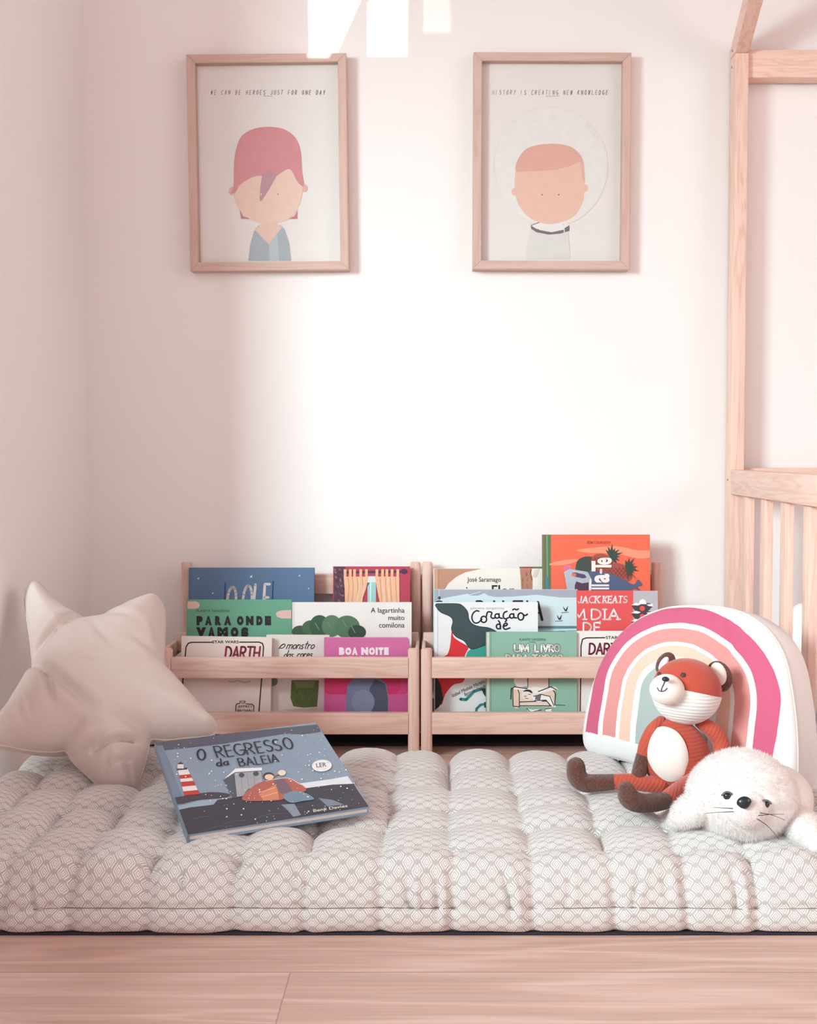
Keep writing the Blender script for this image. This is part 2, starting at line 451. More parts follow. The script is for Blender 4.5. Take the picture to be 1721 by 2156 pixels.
class Art:
    """flat print built up in layers on the plane z=0 of a local frame; drawn in photograph pixels via the plane"""
    def __init__(s, M, w, h, z0=0.0, step=2.5e-5):
        s.M = np.array(M); s.Mi = np.linalg.inv(s.M); s.w = w; s.h = h; s.z = z0 + 2e-4; s.step = step
        s.v = []; s.f = []; s.mi = []; s.mats = []
        s.o = (s.Mi @ np.append(O3, 1))[:3]; s.R3 = s.Mi[:3, :3]
    def loc(s, p):
        d = s.R3 @ ray(*p); t = (s.z - s.o[2]) / d[2]; q = s.o + d * t
        return (q[0], q[1])
    def _m(s, mat):
        if isinstance(mat, str): mat = plain(mat, 0.5, 0.07, 60)
        if mat not in s.mats: s.mats.append(mat)
        return s.mats.index(mat)
    def clip(s, P):
        e = 4e-4
        for ax, lim, sg in ((0, e, 1), (0, s.w - e, -1), (1, e, 1), (1, s.h - e, -1)):
            out = []
            for i in range(len(P)):
                a = P[i - 1]; b = P[i]; da = sg * (a[ax] - lim); db = sg * (b[ax] - lim)
                if (da >= 0) != (db >= 0):
                    t = da / (da - db); out.append((a[0] + (b[0] - a[0]) * t, a[1] + (b[1] - a[1]) * t))
                if db >= 0: out.append(b)
            P = out
            if len(P) < 3: return []
        return P
    def raw(s, P, mi):
        P = s.clip(P)
        if len(P) < 3: return
        ar = sum(P[i - 1][0] * P[i][1] - P[i][0] * P[i - 1][1] for i in range(len(P)))
        if ar < 0: P = P[::-1]
        b = len(s.v); s.v += [(p[0], p[1], s.z) for p in P]; s.f.append(tuple(range(b, b + len(P)))); s.mi.append(mi)
    def up(s): s.z += s.step
    def poly(s, pts, col, sm=0):
        if sm: pts = [tuple(q) for q in catmull(pts, sm, True)]
        s.raw([s.loc(p) for p in pts], s._m(col)); s.up()
    def rect(s, x0, y0, x1, y1, col): s.poly([(x0, y0), (x1, y0), (x1, y1), (x0, y1)], col)
    def ell(s, cx, cy, rx, ry, col, rot=0, n=28, a0=0, a1=360):
        c, q = math.cos(math.radians(rot)), math.sin(math.radians(rot)); P = []
        for i in range(n):
            t = math.radians(a0 + (a1 - a0) * i / (n if a1 - a0 == 360 else n - 1)); x = rx * math.cos(t); y = ry * math.sin(t)
            P.append((cx + x * c - y * q, cy + x * q + y * c))
        s.poly(P, col)
    def _stroke(s, L, hw, mi):
        """L: local points; hw half width"""
        L = [np.array(p) for p in L]
        for a, b in zip(L[:-1], L[1:]):
            d = b - a; n = np.linalg.norm(d)
            if n < 1e-7: continue
            d = d / n * hw; m = np.array([-d[1], d[0]])
            s.raw([tuple(q) for q in (a + m, a - m, b - m, b + m)], mi)
        for p in L:
            s.raw([(p[0] + hw * math.cos(k * math.pi / 4), p[1] + hw * math.sin(k * math.pi / 4)) for k in range(8)], mi)
    def line(s, pts, wpx, col, sm=0):
        if sm: pts = [tuple(q) for q in catmull(pts, sm)]
        L = [s.loc(p) for p in pts]
        k = np.linalg.norm(np.subtract(s.loc((pts[0][0] + 1, pts[0][1])), s.loc(pts[0])))
        s._stroke(L, wpx * k / 2, s._m(col)); s.up()
    def quad(s, box):
        if len(box) == 4 and not hasattr(box[0], '__len__'):
            x0, y0, x1, y1 = box; return (x0, y1), (x1, y1), (x0, y0)
        return box            # (start of baseline, end of baseline, top of start)
    def text(s, t, box, col, bold=0.0, shear=0.0):
        p0, p1, p2 = s.quad(box); V, Fc = font_mesh(t, bold, shear); mi = s._m(col); b = len(s.v)
        for u, v in V:
            q = s.loc((p0[0] + (p1[0] - p0[0]) * u + (p2[0] - p0[0]) * v, p0[1] + (p1[1] - p0[1]) * u + (p2[1] - p0[1]) * v))
            s.v.append((min(max(q[0], 3e-4), s.w - 3e-4), min(max(q[1], 3e-4), s.h - 3e-4), s.z))
        for f in Fc: s.f.append(tuple(b + k for k in f)); s.mi.append(mi)
        s.up()
    def hand(s, t, box, wpx, col, slant=0.0, gap=0.22, serif=False, wob=0.0, xs=1.0):
        """stroke lettering filling the box"""
        p0, p1, p2 = s.quad(box); x = 0; strokes = []
        for ch in t:
            w, st_ = GL[ch]
            j = (random.uniform(-1, 1) * wob, random.uniform(-1, 1) * wob)
            for q in st_: strokes.append([(x + a + slant * b_ + j[0], b_ + j[1]) for a, b_ in q])
            if serif and ch in SERIF:
                for sf in SERIF[ch]:
                    a, b_ = sf[0], sf[1]
                    strokes.append([(x + a, b_ - .1), (x + a, b_ + .1)] if len(sf) == 3 else [(x + a - .13 + slant * b_, b_), (x + a + .13 + slant * b_, b_)])
            x += w + gap
        tot = max(x - gap, 0.01); mi = s._m(col)
        k = np.linalg.norm(np.subtract(s.loc((p0[0] + 1, p0[1])), s.loc(p0)))
        for q in strokes:
            L = [s.loc((p0[0] + (p1[0] - p0[0]) * a / tot + (p2[0] - p0[0]) * b_, p0[1] + (p1[1] - p0[1]) * a / tot + (p2[1] - p0[1]) * b_)) for a, b_ in q]
            s._stroke(L, wpx * k / 2, mi)
        s.up()
    def spark(s, x, y, r, col):
        s.poly([(x + r, y - r * 1.2), (x + r * .35, y), (x + r * .7, y + r), (x, y + r * .4), (x - r, y + r), (x - r * .4, y), (x - r * .6, y - r * .6), (x, y - r * .35)], col)
    def dots(s, pts, col):
        mi = s._m(col)
        for (x, y, r) in pts:
            s.raw([s.loc((x + r * math.cos(k * math.pi / 3), y + .8 * r * math.sin(k * math.pi / 3))) for k in range(6)], mi)
        s.up()

# ------------------------------------------------------------------ pictures on the wall
M_FR = {a: wood(a, '#d3b5aa', '#c6a598', 'picture_frame_oak', 3.1) for a in 'xz'}
def glass_mat():
    t = NT('picture_glass'); n = t.n
    tr = n.new('ShaderNodeBsdfTransparent'); tr.inputs[0].default_value = (0.985, 0.985, 0.985, 1)
    gl = n.new('ShaderNodeBsdfGlossy'); gl.inputs['Roughness'].default_value = 0.02
    lwn = n.new('ShaderNodeLayerWeight'); lwn.inputs[0].default_value = 0.5
    lw_ = t.math('ADD', 0.02, t.math('MULTIPLY', t.math('POWER', lwn.outputs['Facing'], 4.0), 0.8))
    mx = n.new('ShaderNodeMixShader'); t.lk(lw_, mx.inputs[0]); t.lk(tr.outputs[0], mx.inputs[1]); t.lk(gl.outputs[0], mx.inputs[2])
    t.lk(mx.outputs[0], n['Material Output'].inputs[0]); return t.m
M_GLASS = glass_mat()

def picture(quad, label, draw):
    fy = 2.401                                         # front of the moulding
    P = [onY(*q, fy) for q in quad]                    # tl tr br bl
    w = (np.linalg.norm(P[1] - P[0]) + np.linalg.norm(P[2] - P[3])) / 2; h = (np.linalg.norm(P[3] - P[0]) + np.linalg.norm(P[2] - P[1])) / 2
    c = sum(P) / 4; e = (P[1] - P[0]) + (P[2] - P[3]); a = math.atan2(e[2], e[0])
    v = (P[0] - P[3]) + (P[1] - P[2]); a2 = math.atan2(-v[0], v[2]); a = 0.3 * a + 0.7 * a2
    R = Matrix.Rotation(-a, 4, 'Y') @ Matrix.Rotation(math.radians(90), 4, 'X')    # local x right, y up, z to the viewer
    M = Matrix.Translation(Vector(c)) @ R
    M = M @ Matrix.Translation((-w / 2, -h / 2, 0))
    root = empty('framed_picture', label=label, cat='picture', mat=M)
    m = 0.0165; dep = WALL - fy - 0.0005
    bars = [[(0, 0), (w, 0), (w - m, m), (m, m)], [(w, 0), (w, h), (w - m, h - m), (w - m, m)], [(w, h), (0, h), (m, h - m), (w - m, h - m)], [(0, h), (0, 0), (m, m), (m, h - m)]]
    bm = bmesh.new()
    for bi, b in enumerate(bars):
        vs_ = [bm.verts.new((x, y, z)) for z in (0, -dep) for x, y in b]
        for f in ((0, 1, 2, 3), (7, 6, 5, 4), (4, 5, 1, 0), (5, 6, 2, 1), (6, 7, 3, 2), (7, 4, 0, 3)):
            bm.faces.new([vs_[k] for k in f]).material_index = bi % 2
    bm.normal_update()
    bmesh.ops.bevel(bm, geom=[e_ for e_ in bm.edges if e_.is_manifold and e_.calc_face_angle(0) > 0.5 and abs(e_.verts[0].co.z - e_.verts[1].co.z) < 1e-6 and e_.verts[0].co.z > -1e-6], offset=0.0008, segments=2, affect='EDGES')
    bm_link('frame', bm, [M_FR['x'], M_FR['z']], root)
    pz = -0.0185
    art = Art(np.array(M) @ np.array(Matrix.Translation((m - 0.001, m - 0.001, pz))), w - 2 * m + 0.002, h - 2 * m + 0.002, -2e-4)
    art.raw([(4e-4, 4e-4), (art.w - 5e-4, 4e-4), (art.w - 5e-4, art.h - 5e-4), (4e-4, art.h - 5e-4)], art._m(plain('#efe9e6', 0.8, 0.01, 5, name='print_paper'))); art.up()
    draw(art)
    link_mesh('print', art.v, art.f, art.mats, root, mi=art.mi, loc=(m - 0.001, m - 0.001, pz))
    bm = bmesh.new(); bmesh.ops.create_cube(bm, size=1)
    for v_ in bm.verts: v_.co = Vector((w / 2 + v_.co.x * (w - 2 * m + 0.001), h / 2 + v_.co.y * (h - 2 * m + 0.001), -0.0130 + v_.co.z * 0.0012))
    bm_link('glass', bm, M_GLASS, root)
    return root

def spaced_caps(a, words, x0, x1, y0, y1, col):
    """tiny hand-lettered line of capitals, widely spaced"""
    n = len(words); st_ = (x1 - x0) / n
    for i, ch in enumerate(words):
        if ch != ' ':
            x = x0 + i * st_; wd = st_ * (0.40 if ch != 'I' else 0.08)
            a.hand(ch, ((x, y1), (x + wd, y1), (x + 1.2, y0)), 0.85, col)

def draw_redhead(a):
    spaced_caps(a, 'WE CAN BE HEROES JUST FOR ONE DAY', 444, 688, 190, 199, '#6a5a5c')
    a.line([(555, 202), (573, 202.5)], 1.2, '#b9a7a6')
    a.poly([(523, 549), (527, 515), (536, 484), (545, 474), (552, 480), (567, 508), (582, 480), (590, 473), (600, 484), (609, 512), (613, 549)], '#aab4bb')
    a.poly([(536, 484), (552, 470), (583, 470), (594, 478), (567, 515)], '#ecc9b9')
    a.poly([(568, 549), (567, 513), (584, 488), (588, 549)], '#bcc6cc')
    a.poly([(505, 442), (512, 455), (530, 461), (508, 461)], '#c97c86'); a.poly([(627, 442), (620, 455), (608, 461), (626, 461)], '#c97c86')
    a.ell(489, 402, 7, 9, '#e6b0a8', 15); a.ell(641, 396, 7, 8, '#e6b0a8', -10)
    a.poly([(494, 408), (498, 375), (530, 350), (600, 345), (632, 372), (637, 400), (630, 432), (612, 458), (590, 468), (545, 469), (515, 452), (500, 432)], '#efcdbc', 5)
    a.poly([(486, 406), (492, 392), (493, 345), (497, 316), (508, 288), (532, 272), (565, 267), (598, 272), (622, 290), (633, 318), (636, 360), (640, 392), (626, 382), (616, 362), (607, 356), (592, 364), (575, 374), (545, 370), (522, 378), (505, 390), (496, 405)], '#d98d93', 4)
    a.poly([(556, 362), (582, 366), (574, 386), (560, 410), (548, 424), (548, 398)], '#c2919c', 4)
    a.ell(549, 409, 2.2, 2.2, '#f4ece8'); a.ell(548.6, 409, 1.1, 1.4, '#7a5a60'); a.ell(585.5, 409, 1.2, 1.2, '#7a5a60')

def draw_astronaut(a):
    spaced_caps(a, 'HISTORY IS CREATING NEW KNOWLEDGE', 1037, 1284, 190, 199, '#9a8c8e')
    a.line([(1150, 202.5), (1178, 202)], 1.2, '#c9bcbc')
    a.ell(1160, 350, 121, 128, '#ebe6e4'); a.ell(1160, 351, 117, 124, '#eeeae7')
    a.poly([(1234, 262), (1246, 262), (1262, 290), (1258, 296), (1246, 282)], '#e9e4e3', 4)
    a.poly([(1108, 545), (1112, 512), (1120, 486), (1160, 494), (1196, 486), (1199, 510), (1201, 545)], '#e3e1de')
    a.poly([(1118, 472), (1140, 466), (1180, 466), (1198, 472), (1199, 486), (1160, 492), (1120, 486)], '#f1eeec')
    a.poly([(1118, 474), (1130, 482), (1160, 486), (1190, 480), (1199, 474), (1199.5, 486), (1180, 492), (1156, 494), (1130, 489), (1119, 482)], '#7c7276')
    a.line([(1120, 474), (1136, 468)], 2, '#8f8689'); a.line([(1187, 472), (1189, 490)], 2.2, '#eae6e4')
    a.poly([(1135, 484), (1162, 489), (1190, 483), (1180, 476), (1140, 476)], '#eeebe9')
    a.ell(1085, 404, 8, 8, '#efc5b4'); a.ell(1231, 396, 8, 8, '#efc5b4')
    a.poly([(1085, 405), (1086, 360), (1100, 322), (1130, 306), (1162, 303), (1200, 308), (1225, 330), (1232, 365), (1231, 400), (1226, 430), (1205, 458), (1160, 472), (1118, 460), (1095, 435)], '#efc5b4', 5)
    a.poly([(1086, 360), (1094, 330), (1115, 310), (1160, 302.5), (1200, 308), (1224, 328), (1230, 350), (1222, 341), (1200, 350), (1165, 358), (1120, 360)], '#e4b0a2', 4)
    a.poly([(1222, 341), (1230, 350), (1232, 384), (1226, 376)], '#e8b8a8')
    a.ell(1142, 410, 1.6, 1.4, '#6a5a5a'); a.ell(1177, 410, 1.6, 1.4, '#6a5a5a')

picture([(391, 113), (728, 113), (736, 570), (402, 568)], 'light wood frame with a print of a red-haired figure in a blue jacket', draw_redhead)
picture([(998, 110), (1331, 110), (1325, 566), (995, 568)], 'light wood frame with a print of a round-headed boy in a white space suit', draw_astronaut)

# ------------------------------------------------------------------ bookcases
SH_L, SH_D = '#eac9bc', '#d9b1a1'
WX, WY, WZ = (wood(a, SH_L, SH_D, 'pine', 0.7) for a in 'xyz')
FRY, REY = 2.212, 2.398         # centre of front and rear posts
def post(name, x, y, r, z1, parent, off):
    """round-shouldered square post"""
    bm = bmesh.new(); bmesh.ops.create_cube(bm, size=1)
    for v in bm.verts: v.co = Vector((v.co.x * 2 * r, v.co.y * 2 * r, (v.co.z + .5) * z1))
    ve = [e for e in bm.edges if abs(e.verts[0].co.z - e.verts[1].co.z) > z1 / 2]
    bmesh.ops.bevel(bm, geom=ve, offset=r * 0.75, segments=4, affect='EDGES', profile=0.5)
    te = [e for e in bm.edges if e.verts[0].co.z > z1 - 1e-5 and e.verts[1].co.z > z1 - 1e-5]
    bmesh.ops.bevel(bm, geom=te, offset=0.0018, segments=2, affect='EDGES')
    for v in bm.verts: v.co += Vector((x, y, 0)) - Vector(off)
    return bm_link(name, bm, WZ, parent, smooth=True, angle=35)

def bookcase(x0, x1, label):
    off = ((x0 + x1) / 2, (FRY + REY) / 2, 0)
    root = empty('bookcase', off, label, 'bookcase')
    r = 0.0103
    for x, xr in ((x0 + r, x0 + 0.0045), (x1 - r, x1 - 0.0045)):
        post('front_post', x, FRY, r, 0.197, root, off)
        post('rear_post', x, REY, r, 0.337, root, off)
        for z in (0.03, 0.168):
            box('side_rail', (xr - 0.0032, FRY + 0.007, z), (xr + 0.0032, REY - 0.007, z + 0.028), WY, root, 0.002, off=off)
    a, b = x0 + 2 * r - 0.001, x1 - 2 * r + 0.001
    for z0, z1 in ((0.1445, 0.1815), (0.0425, 0.0815)):
        box('front_rail', (a, FRY - 0.009, z0), (b, FRY + 0.006, z1), WX, root, 0.0015, off=off)
    box('rear_rail', (x0 - 0.001, REY + 0.002, 0.2735), (x1 + 0.001, REY + 0.019, 0.313), WX, root, 0.003, off=off)
    box('middle_rail', (x0 + 0.003, 2.318, 0.175), (x1 - 0.003, 2.330, 0.210), WX, root, 0.002, off=off)
    for (y0, y1, z) in ((2.2195, 2.2835, 0.048), (2.2845, 2.3165, 0.100), (2.3315, 2.3905, 0.150)):
        box('ledge', (x0 + 0.003, y0, z - 0.008), (x1 - 0.003, y1, z), WX, root, 0.001, off=off)
    return root
SX = [((378 - 920) * 2.4 / F + 0.003, (886 - 920) * 2.4 / F), ((889 - 920) * 2.4 / F, (1396 - 920) * 2.4 / F)]
bookcase(*SX[0], 'pine bookcase on the left, between the star cushion and the second bookcase')
bookcase(*SX[1], 'pine bookcase on the right, behind the rainbow cushion')

# ------------------------------------------------------------------ books
M_PAGES = plain('#efe8e2', 0.8, 0.05, 300, name='book_pages')
GRP = ('picture books in the left bookcase', 'picture books in the right bookcase', )
def book_body(root, w, h, T, col, art, spine=None, rounded=0.0, board=0.0022, backcol=None):
    """front board in z[-board,0], back board, spine on the left, pages between"""
    cm = plain(col, 0.45, 0.05, 30) if isinstance(col, str) else col
    sm = plain(spine, 0.45, 0.05, 30) if spine else cm
    mats = list(art.mats) if art else []
    vs = list(art.v) if art else []; fs = list(art.f) if art else []; mi = list(art.mi) if art else []
    for m_ in (cm, sm):
        if m_ not in mats: mats.append(m_)
    ci, si = mats.index(cm), mats.index(sm)
    def outline(x0, x1, y0, y1, r):
        if r <= 0: return [(x0, y0), (x1, y0), (x1, y1), (x0, y1)]
        P = [(x0, y0)]
        P += [(x1 - r + r * math.sin(t), y0 + r - r * math.cos(t)) for t in np.linspace(0, math.pi / 2, 6)]
        P += [(x1 - r + r * math.cos(t), y1 - r + r * math.sin(t)) for t in np.linspace(0, math.pi / 2, 6)]
        P += [(x0, y1)]; return P
    def prism(P, z0, z1, m_):
        b = len(vs); n = len(P)
        for z in (z1, z0): vs.extend((x, y, z) for x, y in P)
        fs.append(tuple(b + i for i in range(n))); fs.append(tuple(b + n + i for i in reversed(range(n)))); mi.extend((m_, m_))
        for i in range(n):
            fs.append((b + i, b + n + i, b + n + (i + 1) % n, b + (i + 1) % n)); mi.append(m_)
    prism(outline(0, w, 0, h, rounded), -board, 0, ci)
    prism(outline(0, w, 0, h, rounded), -T, -T + board, ci)
    prism([(-0.0012, 0), (board, 0), (board, h), (-0.0012, h)], -T + 0.0004, -0.0004, si)
    link_mesh('cover', vs, fs, mats, root, mi=mi)
    e = 0.0025 if rounded == 0 else 0.0008
    pr = outline(board + 0.0005, w - e, e, h - e, rounded)
    n = len(pr); vs2 = [(x, y, z) for z in (-board - 1e-4, -T + board + 1e-4) for x, y in pr]
    fs2 = [tuple(range(n)), tuple(n + i for i in reversed(range(n)))] + [(i, n + i, n + (i + 1) % n, (i + 1) % n) for i in range(n)]
    link_mesh('page_block', vs2, fs2, M_PAGES, root)

def book(label, case, x0, x1, ytop, Yt, zb, T, tilt, col, draw=None, spine=None, rounded=0.0, roll=0.0):
    a, b = onY(x0, ytop, Yt), onY(x1, ytop, Yt); t = math.radians(tilt)
    w = b[0] - a[0]; u = np.array([0, math.sin(t), math.cos(t)]); h = (a[2] - zb) / math.cos(t)
    org = a - u * h; n = np.array([0, -math.cos(t), math.sin(t)])
    M = Matrix(((1, u[0], n[0], org[0]), (0, u[1], n[1], org[1]), (0, u[2], n[2], org[2]), (0, 0, 0, 1)))
    if roll: M = M @ Matrix.Rotation(math.radians(roll), 4, 'Z')
    root = empty('picture_book', label=label, cat='book', group=GRP[case], mat=M)
    art = None
    if draw: art = Art(M, w, h); draw(art)
    book_body(root, w, h, T, col, art, spine, rounded)
    return root

# --- left bookcase, back tier
def d_night(a):
    a.rect(398, 1190, 404, 1420, '#56708f')
    for x, y, r in ((418, 1218, 2.5), (529, 1214, 3.2), (631, 1212, 2.2), (448, 1249, 2.2), (650, 1239, 1.8), (655, 1330, 2)): a.spark(x, y, r, '#e8e8ea')
    a.line([(474.5, 1228), (472, 1300)], 2.6, '#2f4468'); a.line([(575.5, 1224), (572, 1300)], 2.6, '#2f4468')
    a.hand('O', ((477, 1292), (495, 1292), (481, 1236)), 5.4, '#dcd6d2'); a.hand('Q', ((510, 1290), (529, 1290), (514, 1233)), 5.4, '#dcd6d2')
    a.hand('U', ((533, 1289), (553, 1289), (538, 1231)), 5.4, '#dcd6d2'); a.hand('E', ((555, 1288), (565, 1288), (558, 1230)), 5.4, '#dcd6d2')
book('night blue book lettered O QUE with small white stars', 0, 399, 662, 1195, 2.372, 0.152, 0.011, 6, '#5c7698', d_night)
def d_curtain(a):
    a.rect(703, 1190, 727, 1420, '#5a3c4c')
    for i in range(26):
        a.ell(705 + random.random() * 20, 1198 + random.random() * 68, 2 + random.random() * 3, 2, random.choice(['#8d5a68', '#43303f', '#9a6a70', '#6d4655']), random.random() * 90, 8)
    a.rect(774, 1213, 792, 1420, '#9fd0cf'); a.rect(773, 1214, 792, 1226, '#dfe2e2'); a.line([(780.5, 1226), (780, 1300)], 2.4, '#e6eeee')
    a.poly([(771, 1227), (779, 1227), (775, 1234), (771, 1237)], '#5c6d7d')
    a.line([(716, 1205), (852, 1203.5)], 4, '#4f3a52'); a.ell(851, 1203, 7, 5.5, '#4b3a54')
    for x in (724, 735, 744, 757, 769, 791, 803, 812, 823, 835): a.poly([(x, 1198.5), (x + 6, 1198.5), (x + 5.5, 1216), (x, 1216)], '#eeb693')
    a.poly([(724, 1214), (776, 1214), (771, 1240), (758, 1275), (740, 1330), (728, 1330), (726, 1240)], '#f0bb98')
    a.poly([(790, 1214), (841, 1214), (842, 1330), (815, 1330), (800, 1268), (794, 1240)], '#f0bb98')
    for x in (733, 742, 752, 763): a.line([(x, 1216), (x + 2, 1240), (x - 4, 1300)], 1.6, '#d99a78', 4)
    for x in (801, 812, 822, 833): a.line([(x, 1216), (x + 1, 1240), (x + 6, 1300)], 1.6, '#d99a78', 4)
    for x in (748, 758): a.line([(x + 8, 1218), (x + 8, 1240), (x - 2, 1300)], 2, '#f6d8c6', 4)
    for x in (806, 817): a.line([(x, 1218), (x + 1, 1240), (x + 9, 1300)], 2, '#f6d8c6', 4)
book('crimson book with peach curtains around a window on its cover', 0, 703, 864, 1192.5, 2.368, 0.152, 0.013, 6, '#b8455a', d_curtain)
# --- left, middle tier
def d_green(a):
    a.poly([(394, 1266.5), (412, 1266), (419, 1269), (421, 1274), (418, 1280), (411, 1282), (394, 1281.5)], '#dcb6ae')
    a.poly([(615, 1284), (592, 1285.5), (584, 1288), (581, 1293), (584, 1299), (594, 1302), (615, 1302.5)], '#dcb6ae')
    a.text('PLANETA TANGERINA', (414, 1283.6, 484, 1288.8), '#2f5d4c', 0.01)
    for ch, x0, x1 in (('P', 414, 427), ('A', 432, 446), ('R', 453, 466), ('A', 472, 487), ('O', 499, 513), ('N', 518, 534), ('D', 540, 553), ('E', 558, 571)):
        a.text(ch, (x0, 1297, x1, 1316.5), '#241f24', 0.11)
    for ch, x0, x1 in (('V', 413, 434), ('A', 438, 453), ('M', 458, 480), ('O', 486, 502), ('S', 508, 523)):
        a.text(ch, (x0, 1320.5, x1, 1342), '#241f24', 0.11)
book('green book lettered PARA ONDE VAMOS with pink tabs', 0, 394.5, 614, 1262.5, 2.300, 0.102, 0.010, 5, '#68a087', d_green)
def d_white(a):
    a.line([(619, 1264), (619, 1420)], 1.2, '#d5ccca')
    for cx, cy, rx, ry, c in ((632, 1330, 17, 13, '#3f5a44'), (655, 1322, 19, 16, '#4a6a4e'), (673, 1318, 21, 23, '#3d5a45'), (699, 1318, 21, 23, '#5c7c60'), (731, 1320, 27, 24, '#55765a'), (752, 1331, 19, 15, '#354a3b')):
        a.ell(cx, cy, rx, ry, c); a.ell(cx - rx * .2, cy - ry * .25, rx * .4, ry * .4, c)
    for (x, y) in ((690, 1310), (722, 1306), (664, 1312), (740, 1318)): a.line([(x, y), (x + 8, y + 14)], 2, '#6d8d70')
    a.text('A lagartinha', (781, 1279.5, 852, 1293.5), '#33303a'); a.text('muito', (818, 1296, 852, 1305.5), '#33303a'); a.text('comilona', (798.5, 1310.5, 852, 1321.5), '#33303a')
book('white book with a small black title over green foliage', 0, 615, 867, 1268, 2.302, 0.102, 0.009, 5, '#ece7e4', d_white)
# --- left, front tier
def d_darth(dx, dy=0, full=True):
    def f(a):
        p = lambda *q: [(x + dx, y + dy) for x, y in q]
        k = '#3a3236'
        a.line(p((389, 1392), (392, 1362), (397, 1354), (404, 1352.5), (447, 1352.3)), 2.6, k)
        a.line(p((505, 1352), (546, 1352), (553, 1355), (555, 1362), (551, 1430), (544, 1516)), 2.6, k)
        a.line(p((388, 1392), (380, 1516)), 2.6, k)
        a.text('STAR WARS', (447 + dx, 1348.5 + dy, 503 + dx, 1354.5 + dy), k, 0.02)
        q = p((474, 1387), (545, 1387), (477, 1362)); a.hand('DARTH', q, 4.2, '#8e3a48', gap=0.2)
        a.line(p((482, 1434), (490, 1436), (500, 1433), (515, 1437), (528, 1434)), 2, '#b8aaa8')
        a.text('POR', (505 + dx, 1475 + dy, 518 + dx, 1482 + dy), k, 0.01)
        a.line(p((505, 1481), (499, 1482), (497, 1486), (496.5, 1498), (499, 1502), (530, 1503), (534, 1499), (535, 1487), (532, 1483), (519, 1482)), 1.8, k)
        a.text('JEFFREY', (501 + dx, 1485 + dy, 532 + dx, 1491.5 + dy), '#5c5256', 0.01); a.text('BROWN', (500 + dx, 1493.5 + dy, 531 + dx, 1500.5 + dy), '#4a4246', 0.015)
    return f
book('cream book with a maroon title in a black border, beside the star cushion', 0, 381, 570, 1339.5, 2.246, 0.053, 0.010, 4, '#eadbd5', d_darth(0), roll=-0.8)
def d_colours(a):
    k = '#3b3438'
    a.hand('O', ((588, 1365), (597, 1365), (591, 1356)), 1.7, k, 0.2); a.line([(587, 1366), (594, 1358), (600, 1356)], 1.6, k)
    a.hand('monstro', ((603, 1366), (660, 1366), (604, 1348)), 1.8, k, 0.45, 0.14)
    a.hand('das', ((597, 1385), (616, 1385), (598, 1369)), 1.8, k, 0.4, 0.14); a.hand('cores', ((625, 1384), (656, 1384), (626, 1368)), 1.8, k, 0.4, 0.14)
    a.ell(574, 1434, 11, 11, '#6f7d74')
    a.poly([(614, 1432), (672, 1432), (671, 1450), (668, 1488), (640, 1490), (618, 1487), (612, 1470)], '#5d6e3f')
    a.poly([(618, 1434), (664, 1434), (660, 1448), (624, 1448)], '#76875a')
    a.poly([(594, 1494), (660, 1490), (672, 1492), (660, 1496), (610, 1497)], '#cfc4bd')
    for i in range(14):
        x = 620 + random.random() * 42; y = 1452 + random.random() * 30
        a.line([(x, y), (x + random.uniform(-8, 8), y + random.uniform(3, 8))], 1.6, random.choice(['#4a5a33', '#6d7d4c', '#525f38']))
book('pale book with handwritten title and a green shape, between cream and pink books', 0, 561, 692, 1336.5, 2.262, 0.052, 0.010, 4, '#e2d9d6', d_colours, roll=-0.4)
def d_goodnight(a):
    a.ell(762, 1440, 108, 42, '#c93f78'); a.ell(762, 1440, 84, 40, '#c22f62')
    a.rect(684, 1462, 861, 1520, '#c4558f')
    a.poly([(728, 1520), (729, 1470), (732, 1442), (745, 1428), (770, 1424), (800, 1428), (814, 1440), (818, 1470), (817, 1520)], '#6f7691')
    a.poly([(782, 1520), (782, 1480), (778, 1450), (790, 1430), (812, 1440), (817, 1470), (817, 1520)], '#4c4f63')
    a.ell(765, 1478, 24, 26, '#7c829c')
    x = 714
    for ch, w_ in (('B', 12), ('O', 13), ('A', 12), (' ', 5), ('N', 15), ('O', 13), ('I', 4.5), ('T', 11), ('E', 10)):
        if ch != ' ': a.text(ch, (x, 1363, x + w_, 1379), '#f1e4e8', 0.10)
        x += w_ + 1.2
    x = 715
    for ch, w_ in (('A', 12), (' ', 4), ('T', 10), ('O', 12), ('D', 11), ('O', 12), ('S', 10)):
        if ch != ' ': a.text(ch, (x, 1382, x + w_, 1397), '#f1e4e8', 0.10)
        x += w_ + 1
book('pink board book lettered BOA NOITE A TODOS with rounded corners', 0, 684, 862, 1343, 2.240, 0.050, 0.017, 4, '#cf6da3', d_goodnight, rounded=0.007)

